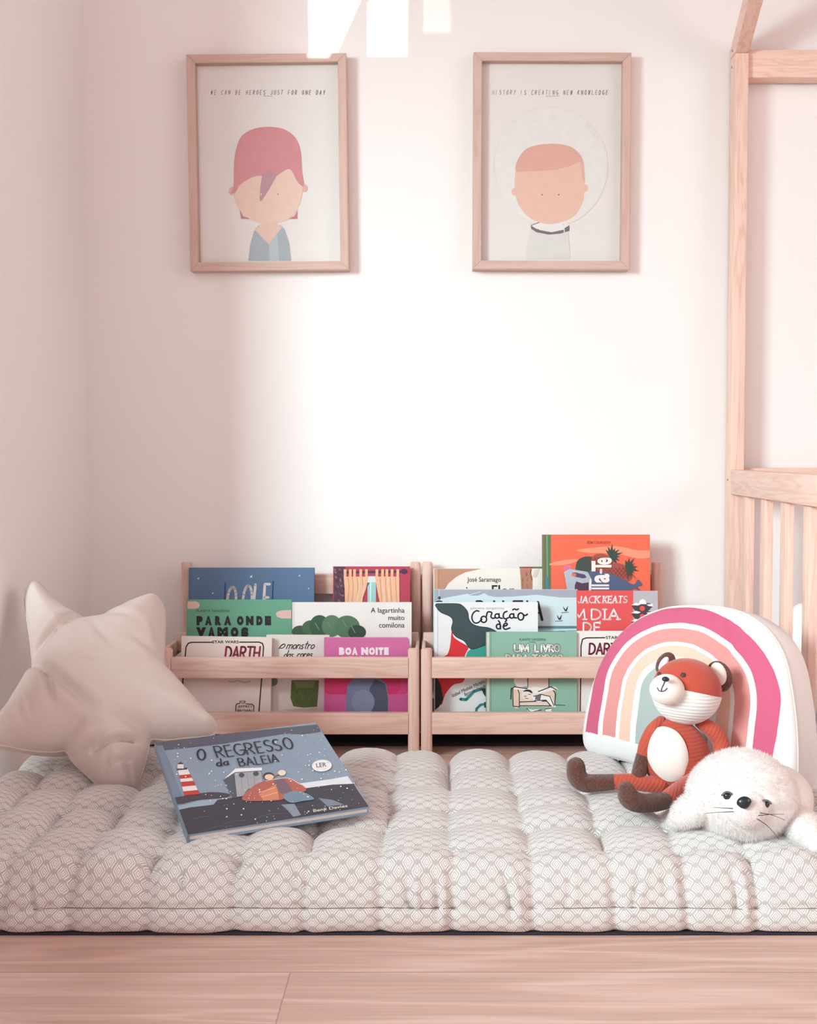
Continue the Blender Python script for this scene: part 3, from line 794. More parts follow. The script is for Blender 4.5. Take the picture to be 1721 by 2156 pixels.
# --- right bookcase, back tier
def d_spine_green(a): a.rect(1100, 1190, 1123, 1400, '#b8434a')
book('thin green and red book behind the cream one, only its top edge showing', 1, 1096, 1153, 1193.5, 2.388, 0.152, 0.006, 1.5, '#5f8262', d_spine_green)
def d_saramago(a):
    b = '#c09077'
    a.poly([(912, 1194), (1030, 1194), (1008, 1199), (980, 1205), (962, 1214), (945, 1228), (936, 1242), (930, 1262), (912, 1262)], b)
    a.poly([(912, 1194), (922, 1194), (922, 1262), (912, 1262)], '#cfa189'); a.line([(924, 1196), (924, 1262)], 1.5, '#b08069')
    a.poly([(1095, 1194), (1121, 1194), (1119, 1206), (1122, 1218), (1121, 1262), (1099, 1262), (1097, 1222)], '#b8806c')
    for i in range(9):
        x = 1099 + random.random() * 20; y = 1198 + random.random() * 36
        a.line([(x, y), (x + random.uniform(-2, 2), y + 8)], 1.8, random.choice(['#8d5e52', '#a26e5c', '#6f4a46']))
    a.poly([(1125, 1200), (1136, 1198), (1132, 1212), (1126, 1217), (1122, 1213)], '#dccbc0')
    a.text('José Saramago', (984, 1215, 1055, 1228), '#4a4045', 0.006)
    a.text('maior', (960, 1236, 1003, 1254), '#2e292e', 0.01); a.text('Flor', (1036, 1232, 1084, 1254), '#2e292e', 0.012)
book('cream book with a brown corner and a painted tree trunk', 1, 914, 1146, 1197, 2.366, 0.152, 0.012, 6, '#efe5dd', d_saramago, rounded=0.004)
def d_market(a):
    a.rect(1140, 1120, 1160.5, 1420, '#5c7a58'); a.line([(1152, 1124), (1153, 1215)], 2.2, '#8aa384'); a.line([(1152, 1216), (1153, 1300)], 4, '#4a86ad')
    a.poly([(1215, 1158), (1260, 1152), (1300, 1150), (1340, 1158), (1372, 1160), (1372, 1172), (1345, 1176), (1300, 1166), (1240, 1164)], '#f3997c', 4)
    a.poly([(1160, 1186), (1190, 1179), (1216, 1178), (1210, 1184), (1185, 1190), (1160, 1190)], '#f3997c', 4)
    a.text('RÉMI COURGEON', (1237, 1138, 1286, 1145), '#a24a3a', 0.012)
    a.ell(1195, 1196, 9, 7, '#e0799a')
    a.poly([(1212, 1200), (1216, 1182), (1228, 1173), (1245, 1172), (1260, 1178), (1262, 1220), (1230, 1230), (1214, 1222)], '#47504c', 4)
    def pine(cx, cy, rx, ry, rot): 
        a.ell(cx, cy, rx, ry, '#a6564a', rot)
        for k in range(-3, 4): a.line([(cx + k * rx / 3.4 - 9, cy - ry * .55), (cx + k * rx / 3.4 + 9, cy + ry * .6)], 1.1, '#7d3a38')
        for k in range(-3, 4): a.line([(cx + k * rx / 3.4 + 9, cy - ry * .55), (cx + k * rx / 3.4 - 9, cy + ry * .6)], 1.1, '#7d3a38')
    def leaves(cx, cy, r, base):
        for k in range(9):
            t = math.radians(base - 95 + k * 24); q = r * (0.75 + 0.3 * ((k * 7) % 3) / 2)
            a.poly([(cx + 5 * math.sin(t), cy - 5 * math.cos(t)), (cx + q * math.cos(t), cy + q * math.sin(t)), (cx - 5 * math.sin(t), cy + 5 * math.cos(t))], '#3c4f48')
    pine(1268, 1185, 24, 19, 20); leaves(1288, 1170, 24, -40)
    pine(1305, 1206, 28, 19, 25); leaves(1322, 1196, 24, -10)
    a.poly([(1240, 1206), (1262, 1204), (1285, 1207), (1310, 1218), (1335, 1231), (1344, 1220), (1353, 1232), (1342, 1235), (1348, 1244), (1330, 1242), (1330, 1300), (1240, 1300)], '#566480', 3)
    a.poly([(1188, 1204), (1200, 1198), (1238, 1204), (1246, 1220), (1244, 1300), (1200, 1300), (1194, 1240)], '#b6bdc9')
    a.poly([(1205, 1206), (1212, 1205), (1232, 1210), (1236, 1216), (1228, 1218), (1210, 1214)], '#54506a'); a.ell(1209, 1210, 5, 3.6, '#e9715c')
    a.poly([(1214, 1224), (1226, 1228), (1240, 1226), (1240, 1300), (1206, 1300), (1211, 1232)], '#5a4358')
    # title reading upwards
    wh = '#f7ede8'
    for ch, y0, y1, x0, x1 in (('i', 1247.5, 1243.5, 1250, 1283), ('l', 1241, 1237, 1246, 1283), ('l', 1234.5, 1230.5, 1246, 1283)): a.text(ch, ((x1, y0), (x1, y1), (x0, y0)), wh, 0.03)
    a.line([(1244, 1220), (1243, 1243)], 4.5, wh)
    a.text('a', ((1284, 1227), (1284, 1208), (1252, 1227)), wh, 0.035)
    a.line([(1266, 1206), (1266, 1200)], 5, wh)
    a.text('T', ((1288, 1203), (1288, 1181), (1246, 1203)), wh, 0.03)
    a.text('e', ((1289, 1189), (1289, 1174), (1258, 1189)), wh, 0.03)
book('tall orange book with pineapples and a green spine', 1, 1144, 1369, 1125.5, 2.362, 0.152, 0.014, 5, '#ef6f55', d_market, spine='#56735a')
# --- right, middle tier
def d_whale(a):
    a.poly([(912, 1238), (1220, 1238), (1220, 1258), (1180, 1258), (1130, 1252), (1080, 1256), (1045, 1257), (1030, 1254), (1020, 1249), (1008, 1254), (992, 1254), (985, 1250), (940, 1258), (912, 1266)], '#a7a9b6')
    a.rect(912, 1238, 918, 1400, '#9fb0bd'); a.line([(925, 1240), (925, 1300)], 1.4, '#c3d2da')
    a.line([(990, 1252), (1012, 1246)], 1.2, '#dfe8ea')
    a.ell(925.5, 1259, 3, 3.5, '#3f4658'); a.ell(925, 1268, 8, 4, '#2d3038')
    for ch, x0, x1 in (('B', 1004, 1020), ('A', 1030, 1052), ('L', 1060, 1075), ('E', 1082, 1100), ('I', 1108, 1113)): a.hand(ch, ((x0, 1307), (x1, 1307), (x0, 1266)), 4.5, '#24262e')
    a.line([(1133, 1268), (1142, 1305)], 5.5, '#24262e'); a.line([(1133, 1268), (1122, 1305)], 5, '#24262e'); a.line([(1126, 1291), (1139, 1290)], 3.4, '#24262e')
    for x, y in ((1191, 1280), (1178, 1298)):
        a.poly([(x - 5, y - 4), (x, y + 4), (x + 6, y - 5), (x + 3, y + 7), (x - 1, y + 7), (x - 4, y + 1)], '#33384a'); a.line([(x - 8, y + 10), (x + 7, y + 9)], 1.2, '#33384a')
    a.rect(912, 1318, 1220, 1400, '#9fbcc5'); a.rect(912, 1318, 1220, 1323, '#5d8495'); a.line([(1135, 1328), (1215, 1325)], 2, '#e8f0f2'); a.line([(1150, 1331), (1190, 1330)], 2.4, '#527c8e')
book('pale blue book with gulls over the sea, behind the white one', 1, 914, 1217, 1241, 2.303, 0.102, 0.010, 5, '#cfe0e6', d_whale)
def d_snow(a):
    a.rect(1334, 1240, 1390, 1420, '#bcb7bf')
    w_ = '#f5ecea'
    a.hand('JACK', ((1217.5, 1269), (1262, 1269), (1219, 1255.5)), 2.5, w_, 0.02, 0.24, True); a.hand('KEATS', ((1270, 1269), (1320, 1269), (1271.5, 1255.5)), 2.5, w_, 0.02, 0.24, True)
    a.hand('M', ((1208, 1304), (1232, 1304), (1208, 1283)), 3, w_, 0, 0.2, True)
    a.hand('DIA', ((1246, 1304), (1303, 1304), (1246, 1283)), 3.4, w_, 0, 0.26, True)
    a.hand('DE', ((1229, 1331), (1264, 1331), (1229, 1311)), 3.4, w_, 0, 0.26, True)
    k = '#4a4449'
    for dy in (0, 17, 34):
        a.poly([(1330, 1275 + dy), (1340, 1270 + dy), (1370, 1270 + dy), (1376, 1276 + dy), (1366, 1286 + dy), (1362, 1290 + dy), (1342, 1290 + dy), (1336, 1284 + dy)], k)
        a.ell(1353, 1281 + dy, 5.5, 5.5, '#e2564f')
        a.poly([(1329, 1274 + dy), (1340, 1269 + dy), (1350, 1272 + dy), (1344, 1275 + dy)], '#f2efee')
        a.poly([(1362, 1273 + dy), (1374, 1271 + dy), (1376, 1277 + dy), (1366, 1276 + dy)], '#f2efee')
    a.poly([(1345, 1272), (1348, 1264), (1354, 1261), (1360, 1265), (1362, 1272)], '#f5f3f2')
book('red book with white serif lettering and a snowy traffic light', 1, 1216, 1386, 1243.5, 2.301, 0.102, 0.009, 5, '#e2595a', d_snow)
# --- right, front tier
def d_heart(a):
    k = '#2b2733'
    a.line([(922, 1270), (922, 1510)], 1.4, '#c9c8cf')
    a.poly([(952, 1325), (955, 1340), (964, 1348), (986, 1362), (982, 1374), (976, 1392), (980, 1420), (975, 1436), (955, 1442), (938, 1462), (930, 1484), (918, 1470), (918, 1396), (930, 1384), (942, 1378), (948, 1360)], '#d9323c', 4)
    a.poly([(975, 1396), (985, 1372), (1000, 1360), (1030, 1352), (1060, 1350), (1060, 1410), (980, 1410)], '#3fa095')
    pts = [(919, 1271), (962, 1271), (975, 1276), (985, 1288), (988, 1304), (996, 1314), (1010, 1319), (1030, 1322), (1046, 1330), (1060, 1345), (1050, 1356), (1025, 1358), (1000, 1366), (988, 1364), (978, 1350), (960, 1340), (951, 1325), (954, 1308), (948, 1298), (930, 1290), (921, 1282)]
    a.poly(pts, '#3d4f52', 4); a.line(pts, 1.2, '#1f2328', 4)
    a.poly([(915, 1420), (928, 1440), (934, 1472), (925, 1488), (915, 1496)], '#2e2a30')
    a.text('planeta tangerina', (991, 1278, 1062, 1284), '#a9a6ad')
    C = [[(1009, 1287), (1003, 1286), (996, 1292), (994, 1302), (999, 1311), (1007, 1311), (1015, 1304)], arc(1019, 1304, 6, 6.5, 40, 400, 16),
         [(1024, 1300), (1026, 1291), (1029, 1288), (1036, 1290), (1034, 1298), (1038, 1302), (1044, 1300)], arc(1047, 1297, 4.5, 4.5, 40, 400, 12), [(1051, 1292), (1052, 1300), (1058, 1302)],
         [(1068, 1287), (1062, 1290), (1060, 1298), (1064, 1303), (1072, 1300)], [(1065, 1303), (1067, 1306), (1064, 1309)], arc(1078, 1297, 4.5, 4.5, 40, 400, 12), [(1082, 1292), (1083, 1300), (1088, 1301)],
         [(1080, 1284), (1084, 1282), (1088, 1284), (1092, 1282)], arc(1097, 1298, 6, 7.5, 40, 400, 16), [(1101, 1293), (1106, 1296), (1111, 1293)]]
    C += [arc(1050, 1319, 4.5, 5, 40, 400, 12), [(1050, 1307), (1053, 1312), (1054, 1324)], [(1060, 1319), (1068, 1316), (1067, 1312), (1062, 1314), (1060, 1320), (1064, 1325), (1074, 1322)]]
    for q in C: a.line(q, 2.9, k, 3)
    a.text('Isabel Minhós Martins', ((953, 1468), (1022, 1437), (951, 1461)), '#3b3640'); a.text('Bernardo Carvalho', ((980, 1466), (1028, 1446), (977, 1459)), '#3b3640')
    a.line([(970, 1472), (982, 1473), (998, 1456), (1012, 1451), (1030, 1454)], 6, '#2f8d89'); a.poly([(1014, 1450), (1030, 1448), (1030, 1478), (1018, 1460)], '#34323f')
    a.line([(1000, 1510), (1004, 1492), (1012, 1484), (1030, 1481)], 5, '#2f8d89'); a.rect(1020, 1478, 1030, 1490, '#34323f')
book('white book with a dark teal curve lettered Coração de', 1, 916, 1133, 1268, 2.266, 0.050, 0.011, 4.5, '#e9e9ec', d_heart)
def d_everyone(a):
    a.rect(1024, 1326, 1030.5, 1520, '#ded0c4'); a.line([(1034, 1328), (1034, 1520)], 1.6, '#71a08f')
    a.text('PLANETA TANGERINA', (1094, 1344, 1150, 1349), '#45635a', 0.012); a.line([(1115, 1352), (1127, 1352)], 1, '#45635a')
    wh = '#f4f0ec'; k = '#3a4a4a'
    for off, wd, c in ((0, 6.2, k), (0, 4.2, wh)):
        a.hand('UM', ((1084, 1372), (1113, 1372), (1084, 1358)), wd, c); a.hand('L', ((1127, 1372), (1134, 1372), (1127, 1358)), wd, c)
        a.hand('I', ((1140, 1372), (1141, 1372), (1140, 1358)), wd, c); a.hand('VRO', ((1145, 1372), (1178, 1372), (1145, 1358)), wd, c)
        a.hand('PARA', ((1066, 1396), (1112, 1396), (1066, 1379)), wd, c); a.hand('TODOS', ((1122, 1396), (1184, 1396), (1122, 1379)), wd, c)
    sk = '#e8d4c6'; d = '#2f2a2e'
    a.poly([(1112, 1425), (1156, 1425), (1156, 1452), (1112, 1452)], sk); a.poly([(1083, 1428), (1110, 1428), (1112, 1445), (1090, 1446), (1082, 1436)], '#ece3dc')
    a.line([(1112, 1425), (1112, 1446)], 1.6, d); a.line([(1156, 1425), (1156, 1448)], 1.6, d)
    a.poly([(1090, 1452), (1158, 1450), (1160, 1488), (1090, 1488)], sk); a.line([(1094, 1478), (1155, 1476)], 2, d)
    a.poly([(1079, 1452), (1084, 1449), (1092, 1452), (1094, 1488), (1082, 1488)], '#e6cbb8', 3); a.poly([(1154, 1456), (1160, 1454), (1168, 1458), (1168, 1486), (1156, 1488)], '#e6cbb8', 3)
    a.line([(1080, 1450), (1081, 1487), (1094, 1488), (1094, 1460), (1090, 1450), (1080, 1450)], 1.8, d); a.line([(1156, 1486), (1168, 1487), (1170, 1460), (1164, 1452)], 1.8, d); a.line([(1094, 1486), (1156, 1486)], 1.8, d)
    a.poly([(1078, 1447), (1092, 1444), (1112, 1450), (1125, 1446), (1140, 1448), (1170, 1446), (1176, 1452), (1160, 1454), (1140, 1460), (1120, 1462), (1100, 1452), (1084, 1452)], '#f3efea'); a.line([(1076, 1472), (1077, 1450), (1084, 1446), (1110, 1450)], 2, d); a.line([(1134, 1456), (1160, 1446), (1172, 1452)], 2, d)
    a.ell(1111, 1463, 12, 11, '#f0e2d8'); a.poly([(1102, 1456), (1108, 1452), (1118, 1453), (1122, 1460), (1112, 1456)], d, 3); a.line([(1104, 1466), (1109, 1466)], 1.3, d); a.line([(1113, 1462), (1118, 1462)], 1.3, d); a.line([(1106, 1470), (1113, 1471)], 1.2, d)
    a.poly([(1122, 1464), (1140, 1462), (1160, 1466), (1168, 1484), (1172, 1488), (1164, 1488), (1150, 1474), (1136, 1478), (1124, 1474)], '#f3efea', 3); a.line([(1124, 1466), (1140, 1462), (1158, 1466), (1167, 1486)], 1.8, d); a.line([(1126, 1475), (1150, 1474), (1160, 1486)], 1.8, d)
    a.poly([(1128, 1464), (1140, 1463), (1138, 1474), (1127, 1473)], '#6b6a72')
    a.line([(1168, 1484), (1190, 1485)], 1.2, '#3f5650')
    a.poly([(1110, 1492), (1122, 1494), (1140, 1493), (1128, 1500), (1120, 1503), (1112, 1498)], '#f3efea'); a.line([(1110, 1492), (1118, 1500), (1140, 1494)], 1.6, d); a.poly([(1148, 1493), (1162, 1491), (1162, 1499), (1150, 1498)], '#f3efea'); a.line([(1148, 1493), (1162, 1491)], 1.4, d)
book('sage green book lettered UM LIVRO PARA TODOS with a sofa', 1, 1025, 1215, 1331, 2.244, 0.050, 0.012, 4, '#8fb8a6', d_everyone, spine='#7fa896')
def d_darth_daughter(a):
    k = '#3a3236'
    a.line([(1222, 1515), (1224, 1360), (1227, 1346), (1235, 1343), (1274, 1342.6)], 2.6, k)
    a.line([(1336, 1342.4), (1380, 1342.2), (1390, 1346), (1393, 1358), (1390, 1515)], 2.6, k)
    a.text('STAR WARS', (1276, 1339, 1334, 1345.5), k, 0.02)
    a.hand('DARTH', ((1241, 1377), (1312, 1377), (1242.5, 1355)), 4.0, '#7c3446', gap=0.2)
book('cream book with a maroon title in a black border, half behind the rainbow cushion', 1, 1216.5, 1404, 1329, 2.250, 0.050, 0.010, 4, '#ece6e3', d_darth_daughter)

# ------------------------------------------------------------------ house-shaped bed frame at the right
BL, BD = '#efcdbf', '#dfb4a3'
BX, BY, BZ = (wood(a, BL, BD, 'bed_pine', 5.3) for a in 'xyz')
BED0 = Vector((0.565, 2.373, 0))
bed = empty('house_bed', BED0, 'pine house-shaped bed frame with slatted end, against the wall', 'bed')
bed.rotation_euler = (0, 0, math.radians(-1.2))
o_ = tuple(BED0)
def bb(name, lo, hi, mat, bev=0.002): return box(name, lo, hi, mat, bed, bev, off=o_)
x0 = 0.565; y0 = 2.373
bb('post', (x0, y0, 0), (x0 + 0.0255, 2.424, 1.305), BZ)
bb('post', (x0, 1.50, 0), (x0 + 0.0255, 1.551, 1.305), BZ)
bb('guard_rail', (x0 - 0.0005, 1.551, 0.470), (x0 + 0.026, y0, 0.517), BY)
bb('base_rail', (x0 + 0.002, 1.551, 0.018), (x0 + 0.024, y0, 0.062), BY)
for i in range(6):
    y = 2.264 - i * 0.136
    bb('slat', (x0 + 0.007, y, 0.06), (x0 + 0.021, y + 0.035, 0.472), BZ, 0.0015)
bb('wall_rail', (x0 + 0.0255, 2.396, 0.474), (2.2, 2.422, 0.520), BX)
bb('eave_beam', (x0 + 0.0255, 2.385, 1.262), (2.2, 2.424, 1.314), BX)
bb('base_rail', (x0 + 0.0255, 2.396, 0.018), (2.2, 2.422, 0.062), BX)
bb('base_rail', (x0 + 0.0255, 1.503, 0.018), (2.2, 1.529, 0.062), BX)
# two rafters of the gable meeting at the ridge
sl_ = math.radians(28); L_ = 0.47
for sgn, ys in ((-1, y0), (1, 1.551)):
    bm = bmesh.new(); w_ = 0.0255; th_ = 0.051
    pts = [(0, 0), (sgn * (0.436 - 0.0), math.tan(sl_) * 0.436), (sgn * 0.436, math.tan(sl_) * 0.436 + th_ / math.cos(sl_)), (-sgn * 0.051, 0.051 * 0.35), (-sgn * 0.051, 0.0)]
    if sgn > 0: pts = [(p[0], p[1]) for p in pts]
    a_ = [bm.verts.new((0, p[0], p[1])) for p in pts]; b_ = [bm.verts.new((w_, p[0], p[1])) for p in pts]
    bm.faces.new(a_); bm.faces.new(b_[::-1])
    for i in range(len(pts)): bm.faces.new((a_[i], b_[i], b_[(i + 1) % len(pts)], a_[(i + 1) % len(pts)]))
    bmesh.ops.recalc_face_normals(bm, faces=bm.faces)
    bmesh.ops.bevel(bm, geom=list(bm.edges), offset=0.0015, segments=2, affect='EDGES')
    bm_link('rafter', bm, BY, bed, True, (0, ys - y0, 1.3055), 40)
M_HOLE = plain('#8b5a45', 0.8, 0.1, 200, name='screw_cap')
for (yy, zz) in ((2.3975, 1.316), (2.4025, 1.287), (2.398, 0.497)):
    bm = bmesh.new(); bmesh.ops.create_cone(bm, cap_ends=True, segments=14, radius1=0.0022, radius2=0.0022, depth=0.0012)
    bmesh.ops.rotate(bm, verts=bm.verts, cent=(0, 0, 0), matrix=Matrix.Rotation(math.radians(90), 3, 'Y'))
    bm_link('screw_cap', bm, M_HOLE, bed, False, (0, yy - y0, zz))

M_LINEN = cloth('#eef0f3', 'white_linen', 500, 0.2, 0.02)
box('bed_mattress', (0.63, 1.58, 0.0), (2.1, 2.38, 0.085), M_LINEN, bev=0.03, seg=4)
tag(bpy.data.objects['bed_mattress'], 'white mattress lying inside the house bed', 'mattress')

# ------------------------------------------------------------------ cushions: inflated outlines
def resample(P, n):
    P = np.array(P); Q = np.vstack([P, P[:1]]); d = np.r_[0, np.cumsum(np.linalg.norm(np.diff(Q, axis=0), axis=1))]
    s_ = np.linspace(0, d[-1], n, endpoint=False)
    return np.c_[np.interp(s_, d, Q[:, 0]), np.interp(s_, d, Q[:, 1])]
def inflate(outline, centre, T, Rd, n=260, rings=34, power=2.0, creases=(), smooth=6, edge=0.0, lump=0.0, seed=0):
    """outline: 2-D polygon star-shaped about centre. returns verts, faces; z is the thickness direction"""
    B = resample(outline, n); c = np.array(centre)
    ts = 1 - (1 - np.linspace(0, 1, rings + 1)[1:]) ** 1.5          # denser near the border
    Pg = c + ts[:, None, None] * (B - c)[None]
    flat = Pg.reshape(-1, 2)
    A0 = B; A1 = np.roll(B, -1, 0); dmin = np.full(len(flat), 9.0)
    for a, b in zip(A0, A1):
        ab = b - a; t = np.clip(((flat - a) @ ab) / (ab @ ab + 1e-12), 0, 1)
        dmin = np.minimum(dmin, np.linalg.norm(flat - (a + t[:, None] * ab), axis=1))
    q = np.clip(dmin / Rd, 0, 1); h = T * (1 - (1 - q) ** power) ** (1 / power)
    H = h.reshape(rings, n)
    for _ in range(smooth):
        K = H.copy()
        K[1:-1] = (H[1:-1] * 2 + H[:-2] + H[2:] + np.roll(H, 1, 1)[1:-1] + np.roll(H, -1, 1)[1:-1]) / 6
        K[0] = H[1].mean(); K[-1] = 0; H = K
    def crease(pts2):
        out = np.zeros(len(pts2))
        for (a, b, dep, wd) in creases:
            a = np.array(a); b = np.array(b); ab = b - a; t = np.clip(((pts2 - a) @ ab) / (ab @ ab), 0, 1)
            dd = np.linalg.norm(pts2 - (a + t[:, None] * ab), axis=1)
            fade = np.clip(np.sin(np.pi * np.clip(t * 0.85 + 0.12, 0, 1)), 0, 1)
            out -= dep * fade * (np.exp(-(dd / wd) ** 2) - 0.45 * np.exp(-((dd - 2 * wd) / (1.3 * wd)) ** 2))
        return out
    C = crease(flat).reshape(rings, n) * np.clip(H / (T * 0.35), 0, 1)
    if lump:
        Ln = np.array([mnoise.noise(Vector((p[0] * 14 + seed, p[1] * 14, seed))) + .5 * mnoise.noise(Vector((p[0] * 34, p[1] * 34 + seed, seed))) for p in flat]).reshape(rings, n)
        C = C + lump * Ln * np.clip(H / (T * 0.5), 0, 1)
    vs = []; 
    for k, sg in ((0, 1), (1, -1)):
        for i in range(rings if k == 0 else rings - 1):
            for j in range(n):
                vs.append((Pg[i, j, 0], Pg[i, j, 1], sg * (H[i, j] + edge) + (C[i, j] if k == 0 else 0)))
    fs = []
    def idx(k, i, j):
        j %= n
        if k == 1 and i == rings - 1 and edge == 0: return (rings - 1) * n + j
        return (0 if k == 0 else rings * n) + i * n + j
    if edge:
        base = len(vs)
        for j in range(n): vs.append((Pg[rings - 1, j, 0], Pg[rings - 1, j, 1], -edge))
    for k in (0, 1):
        for i in range(rings - 1):
            for j in range(n):
                if k == 1 and i == rings - 2 and edge: 
                    f = (idx(1, i, j), idx(1, i, j + 1), base + (j + 1) % n, base + j)
                else: f = (idx(k, i, j), idx(k, i, j + 1), idx(k, i + 1, j + 1), idx(k, i + 1, j))
                fs.append(f if k == 1 else f[::-1])
        ctr = len(vs); vs.append((c[0], c[1], (1 if k == 0 else -1) * (H[0].mean() + edge)))
        for j in range(n):
            f = (ctr, idx(k, 0, j + 1), idx(k, 0, j)); fs.append(f if k == 1 else f[::-1])
    if edge:
        for j in range(n):
            j2 = (j + 1) % n
            fs.append((idx(0, rings - 1, j2), idx(0, rings - 1, j), base + j, base + j2))
    return vs, fs

def plane_frame(p0, right, up):
    r = np.array(right, float); r /= np.linalg.norm(r); u = np.array(up, float); u -= r * (u @ r); u /= np.linalg.norm(u)
    n = np.cross(r, u)
    return Matrix(((r[0], u[0], n[0], p0[0]), (r[1], u[1], n[1], p0[1]), (r[2], u[2], n[2], p0[2]), (0, 0, 0, 1)))
class Plane(Art):
    def __init__(s, M, z=0.0):
        s.M = np.array(M); s.Mi = np.linalg.inv(s.M); s.z = z; s.o = (s.Mi @ np.append(O3, 1))[:3]; s.R3 = s.Mi[:3, :3]

# star cushion, leaning back into the corner
MS = plane_frame((-0.40, 1.80, 0.14), (1, 0.10, 0), (0, 1.05, 1))
pl = Plane(MS, 0.0)
star_px = [(58, 1245), (67, 1236), (82, 1235), (98, 1246), (130, 1278), (165, 1302), (195, 1312), (225, 1303), (270, 1279), (312, 1264), (333, 1264), (346, 1280), (348, 1310), (346, 1360), (347, 1402), (372, 1430), (405, 1468), (440, 1508), (456, 1526), (452, 1543), (436, 1550), (400, 1553), (350, 1558), (318, 1557),
           (312, 1580), (304, 1612), (294, 1640), (286, 1662), (268, 1672), (242, 1670), (222, 1664), (198, 1645), (172, 1622), (150, 1600), (139, 1582), (110, 1584), (60, 1580), (20, 1572), (-14, 1566), (-22, 1552), (-12, 1528), (12, 1495), (38, 1455), (60, 1425), (68, 1405), (67, 1380), (62, 1335), (55, 1290), (52, 1262)]
L = lambda x, y: pl.loc((x, y))
star_out = [pl.loc(p) for p in star_px]; star_out = [tuple(p) for p in catmull(star_out, 5, True)]
cr = [(L(56, 1412), L(206, 1304), 0.013, 0.0085), (L(58, 1408), L(215, 1540), 0.012, 0.008), (L(170, 1606), L(215, 1590), 0.006, 0.006), (L(205, 1610), L(312, 1578), 0.014, 0.0045), (L(232, 1640), L(288, 1622), 0.006, 0.004), (L(104, 1444), L(124, 1530), 0.010, 0.006), (L(160, 1420), L(300, 1440), 0.003, 0.009), (L(200, 1350), L(260, 1420), 0.003, 0.007), (L(240, 1470), L(330, 1440), 0.003, 0.008), (L(330, 1340), L(346, 1390), 0.004, 0.005),
      (L(345, 1400), L(280, 1380), 0.004, 0.006), (L(215, 1315), L(300, 1345), 0.004, 0.007), (L(36, 1490), L(62, 1560), 0.004, 0.005), (L(60, 1480), L(78, 1550), 0.0035, 0.005), (L(312, 1560), L(250, 1540), 0.007, 0.008), (L(140, 1582), L(190, 1548), 0.006, 0.008),
      (L(222, 1662), L(240, 1620), 0.005, 0.004), (L(284, 1664), L(270, 1625), 0.005, 0.004), (L(190, 1430), L(300, 1405), 0.002, 0.008)]
M_STAR = cloth('#d8c8c1', 'greige_linen', 700, 0.45, 0.04)
vs, fs = inflate(star_out, pl.loc((205, 1455)), 0.060, 0.085, 360, 56, 2.0, cr, 5, 0.0, 0.0034, 2)
star = empty('star_cushion', label='greige star-shaped cushion leaning in the left corner', cat='cushion', mat=MS)
link_mesh('cover', vs, fs, M_STAR, star, smooth=True)
B = resample(star_out, 240)
vs, fs = tube_geo([(p[0], p[1], 0) for p in list(B) + [B[0], B[1]]], [0.0013] * 242, 6, cap=False)
link_mesh('seam', vs, fs, M_STAR, star, smooth=True)

# rainbow cushion in the corner between bookcase and bed
PB0 = np.array([0.252, 1.935, 0.078]); PB1 = np.array([0.500, 1.655, 0.078])
rt = PB1 - PB0; nrm = np.array([rt[1], -rt[0], 0]); nrm /= np.linalg.norm(nrm)      # towards the viewer
if nrm[1] > 0: nrm = -nrm
mid = (PB0 + PB1) / 2
MR = plane_frame(mid, rt, np.array([0, 0, 1.0]) - nrm * 0.20)
TH = 0.034
plr = Plane(MR, 0.020)
rb_px = [(1242, 1580), (1234, 1555), (1237, 1520), (1245, 1478), (1258, 1432), (1275, 1392), (1300, 1350), (1330, 1318), (1368, 1294), (1410, 1280), (1455, 1276), (1500, 1277), (1545, 1283), (1585, 1299), (1620, 1325), (1646, 1360), (1662, 1400), (1672, 1450), (1680, 1510), (1684, 1570), (1684, 1630), (1682, 1668), (1672, 1682), (1640, 1680), (1560, 1662), (1460, 1640), (1380, 1618), (1320, 1602), (1268, 1590)]
rb_out = [tuple(p) for p in catmull([plr.loc(p) for p in rb_px], 5, True)]
bw = [plr.loc(p) for p in ((1250, 1540), (1283, 1540), (1297, 1540), (1323, 1540), (1335, 1540), (1350, 1540), (1533, 1540), (1560, 1540), (1567, 1540), (1601, 1540), (1611, 1540), (1651, 1540), (1470, 1283), (1470, 1308), (1470, 1323), (1470, 1352), (1470, 1366))]
print('rainbow px->local', [(round(float(p[0]), 4), round(float(p[1]), 4)) for p in bw], 'outline', np.array(rb_out).min(0), np.array(rb_out).max(0))
def rainbow_mat():
    t = NT('rainbow_print'); co = t.coord(); x, y, z = t.sep(co)
    nz = t.math('SUBTRACT', t.noise(co, 32, 3), 0.5); nz2 = t.math('SUBTRACT', t.noise(co, 9, 2), 0.5)
    xc, yc = RB['xc'], RB['yc']
    dx = t.math('ABSOLUTE', t.math('SUBTRACT', x, xc)); dy = t.math('MAXIMUM', t.math('MULTIPLY', t.math('SUBTRACT', y, yc), RB['ky']), 0.0)
    d = t.math('SQRT', t.math('ADD', t.math('MULTIPLY', dx, dx), t.math('MULTIPLY', dy, dy)))
    d = t.math('ADD', d, t.math('ADD', t.math('MULTIPLY', nz, 0.003), t.math('MULTIPLY', nz2, 0.006)))
    white = lin('#ece8e7'); stops = [(0.0, lin('#adb6b3'))]; HW = 0.25
    for b0, b1, c in RB['bands']:
        stops += [(b0 / HW, lin(c)), (b1 / HW, white)]
    stops.insert(1, (RB['inner'] / HW, white))
    col = t.ramp(t.math('DIVIDE', d, HW), stops, 'CONSTANT')
    ok = t.math('MULTIPLY', t.math('GREATER_THAN', z, 0.0), t.math('GREATER_THAN', t.math('ADD', y, t.math('MULTIPLY', nz, 0.012)), RB['yb']))
    t.base(t.mix(ok, white, col)); t.rough(0.85); t.spec(0.15); t.sheen(0.15)
    t.bump(t.math('ADD', t.noise(co, 900, 2), t.math('MULTIPLY', t.noise(co, 22, 3), 2.5)), 0.25, 0.0015)
    return t.m
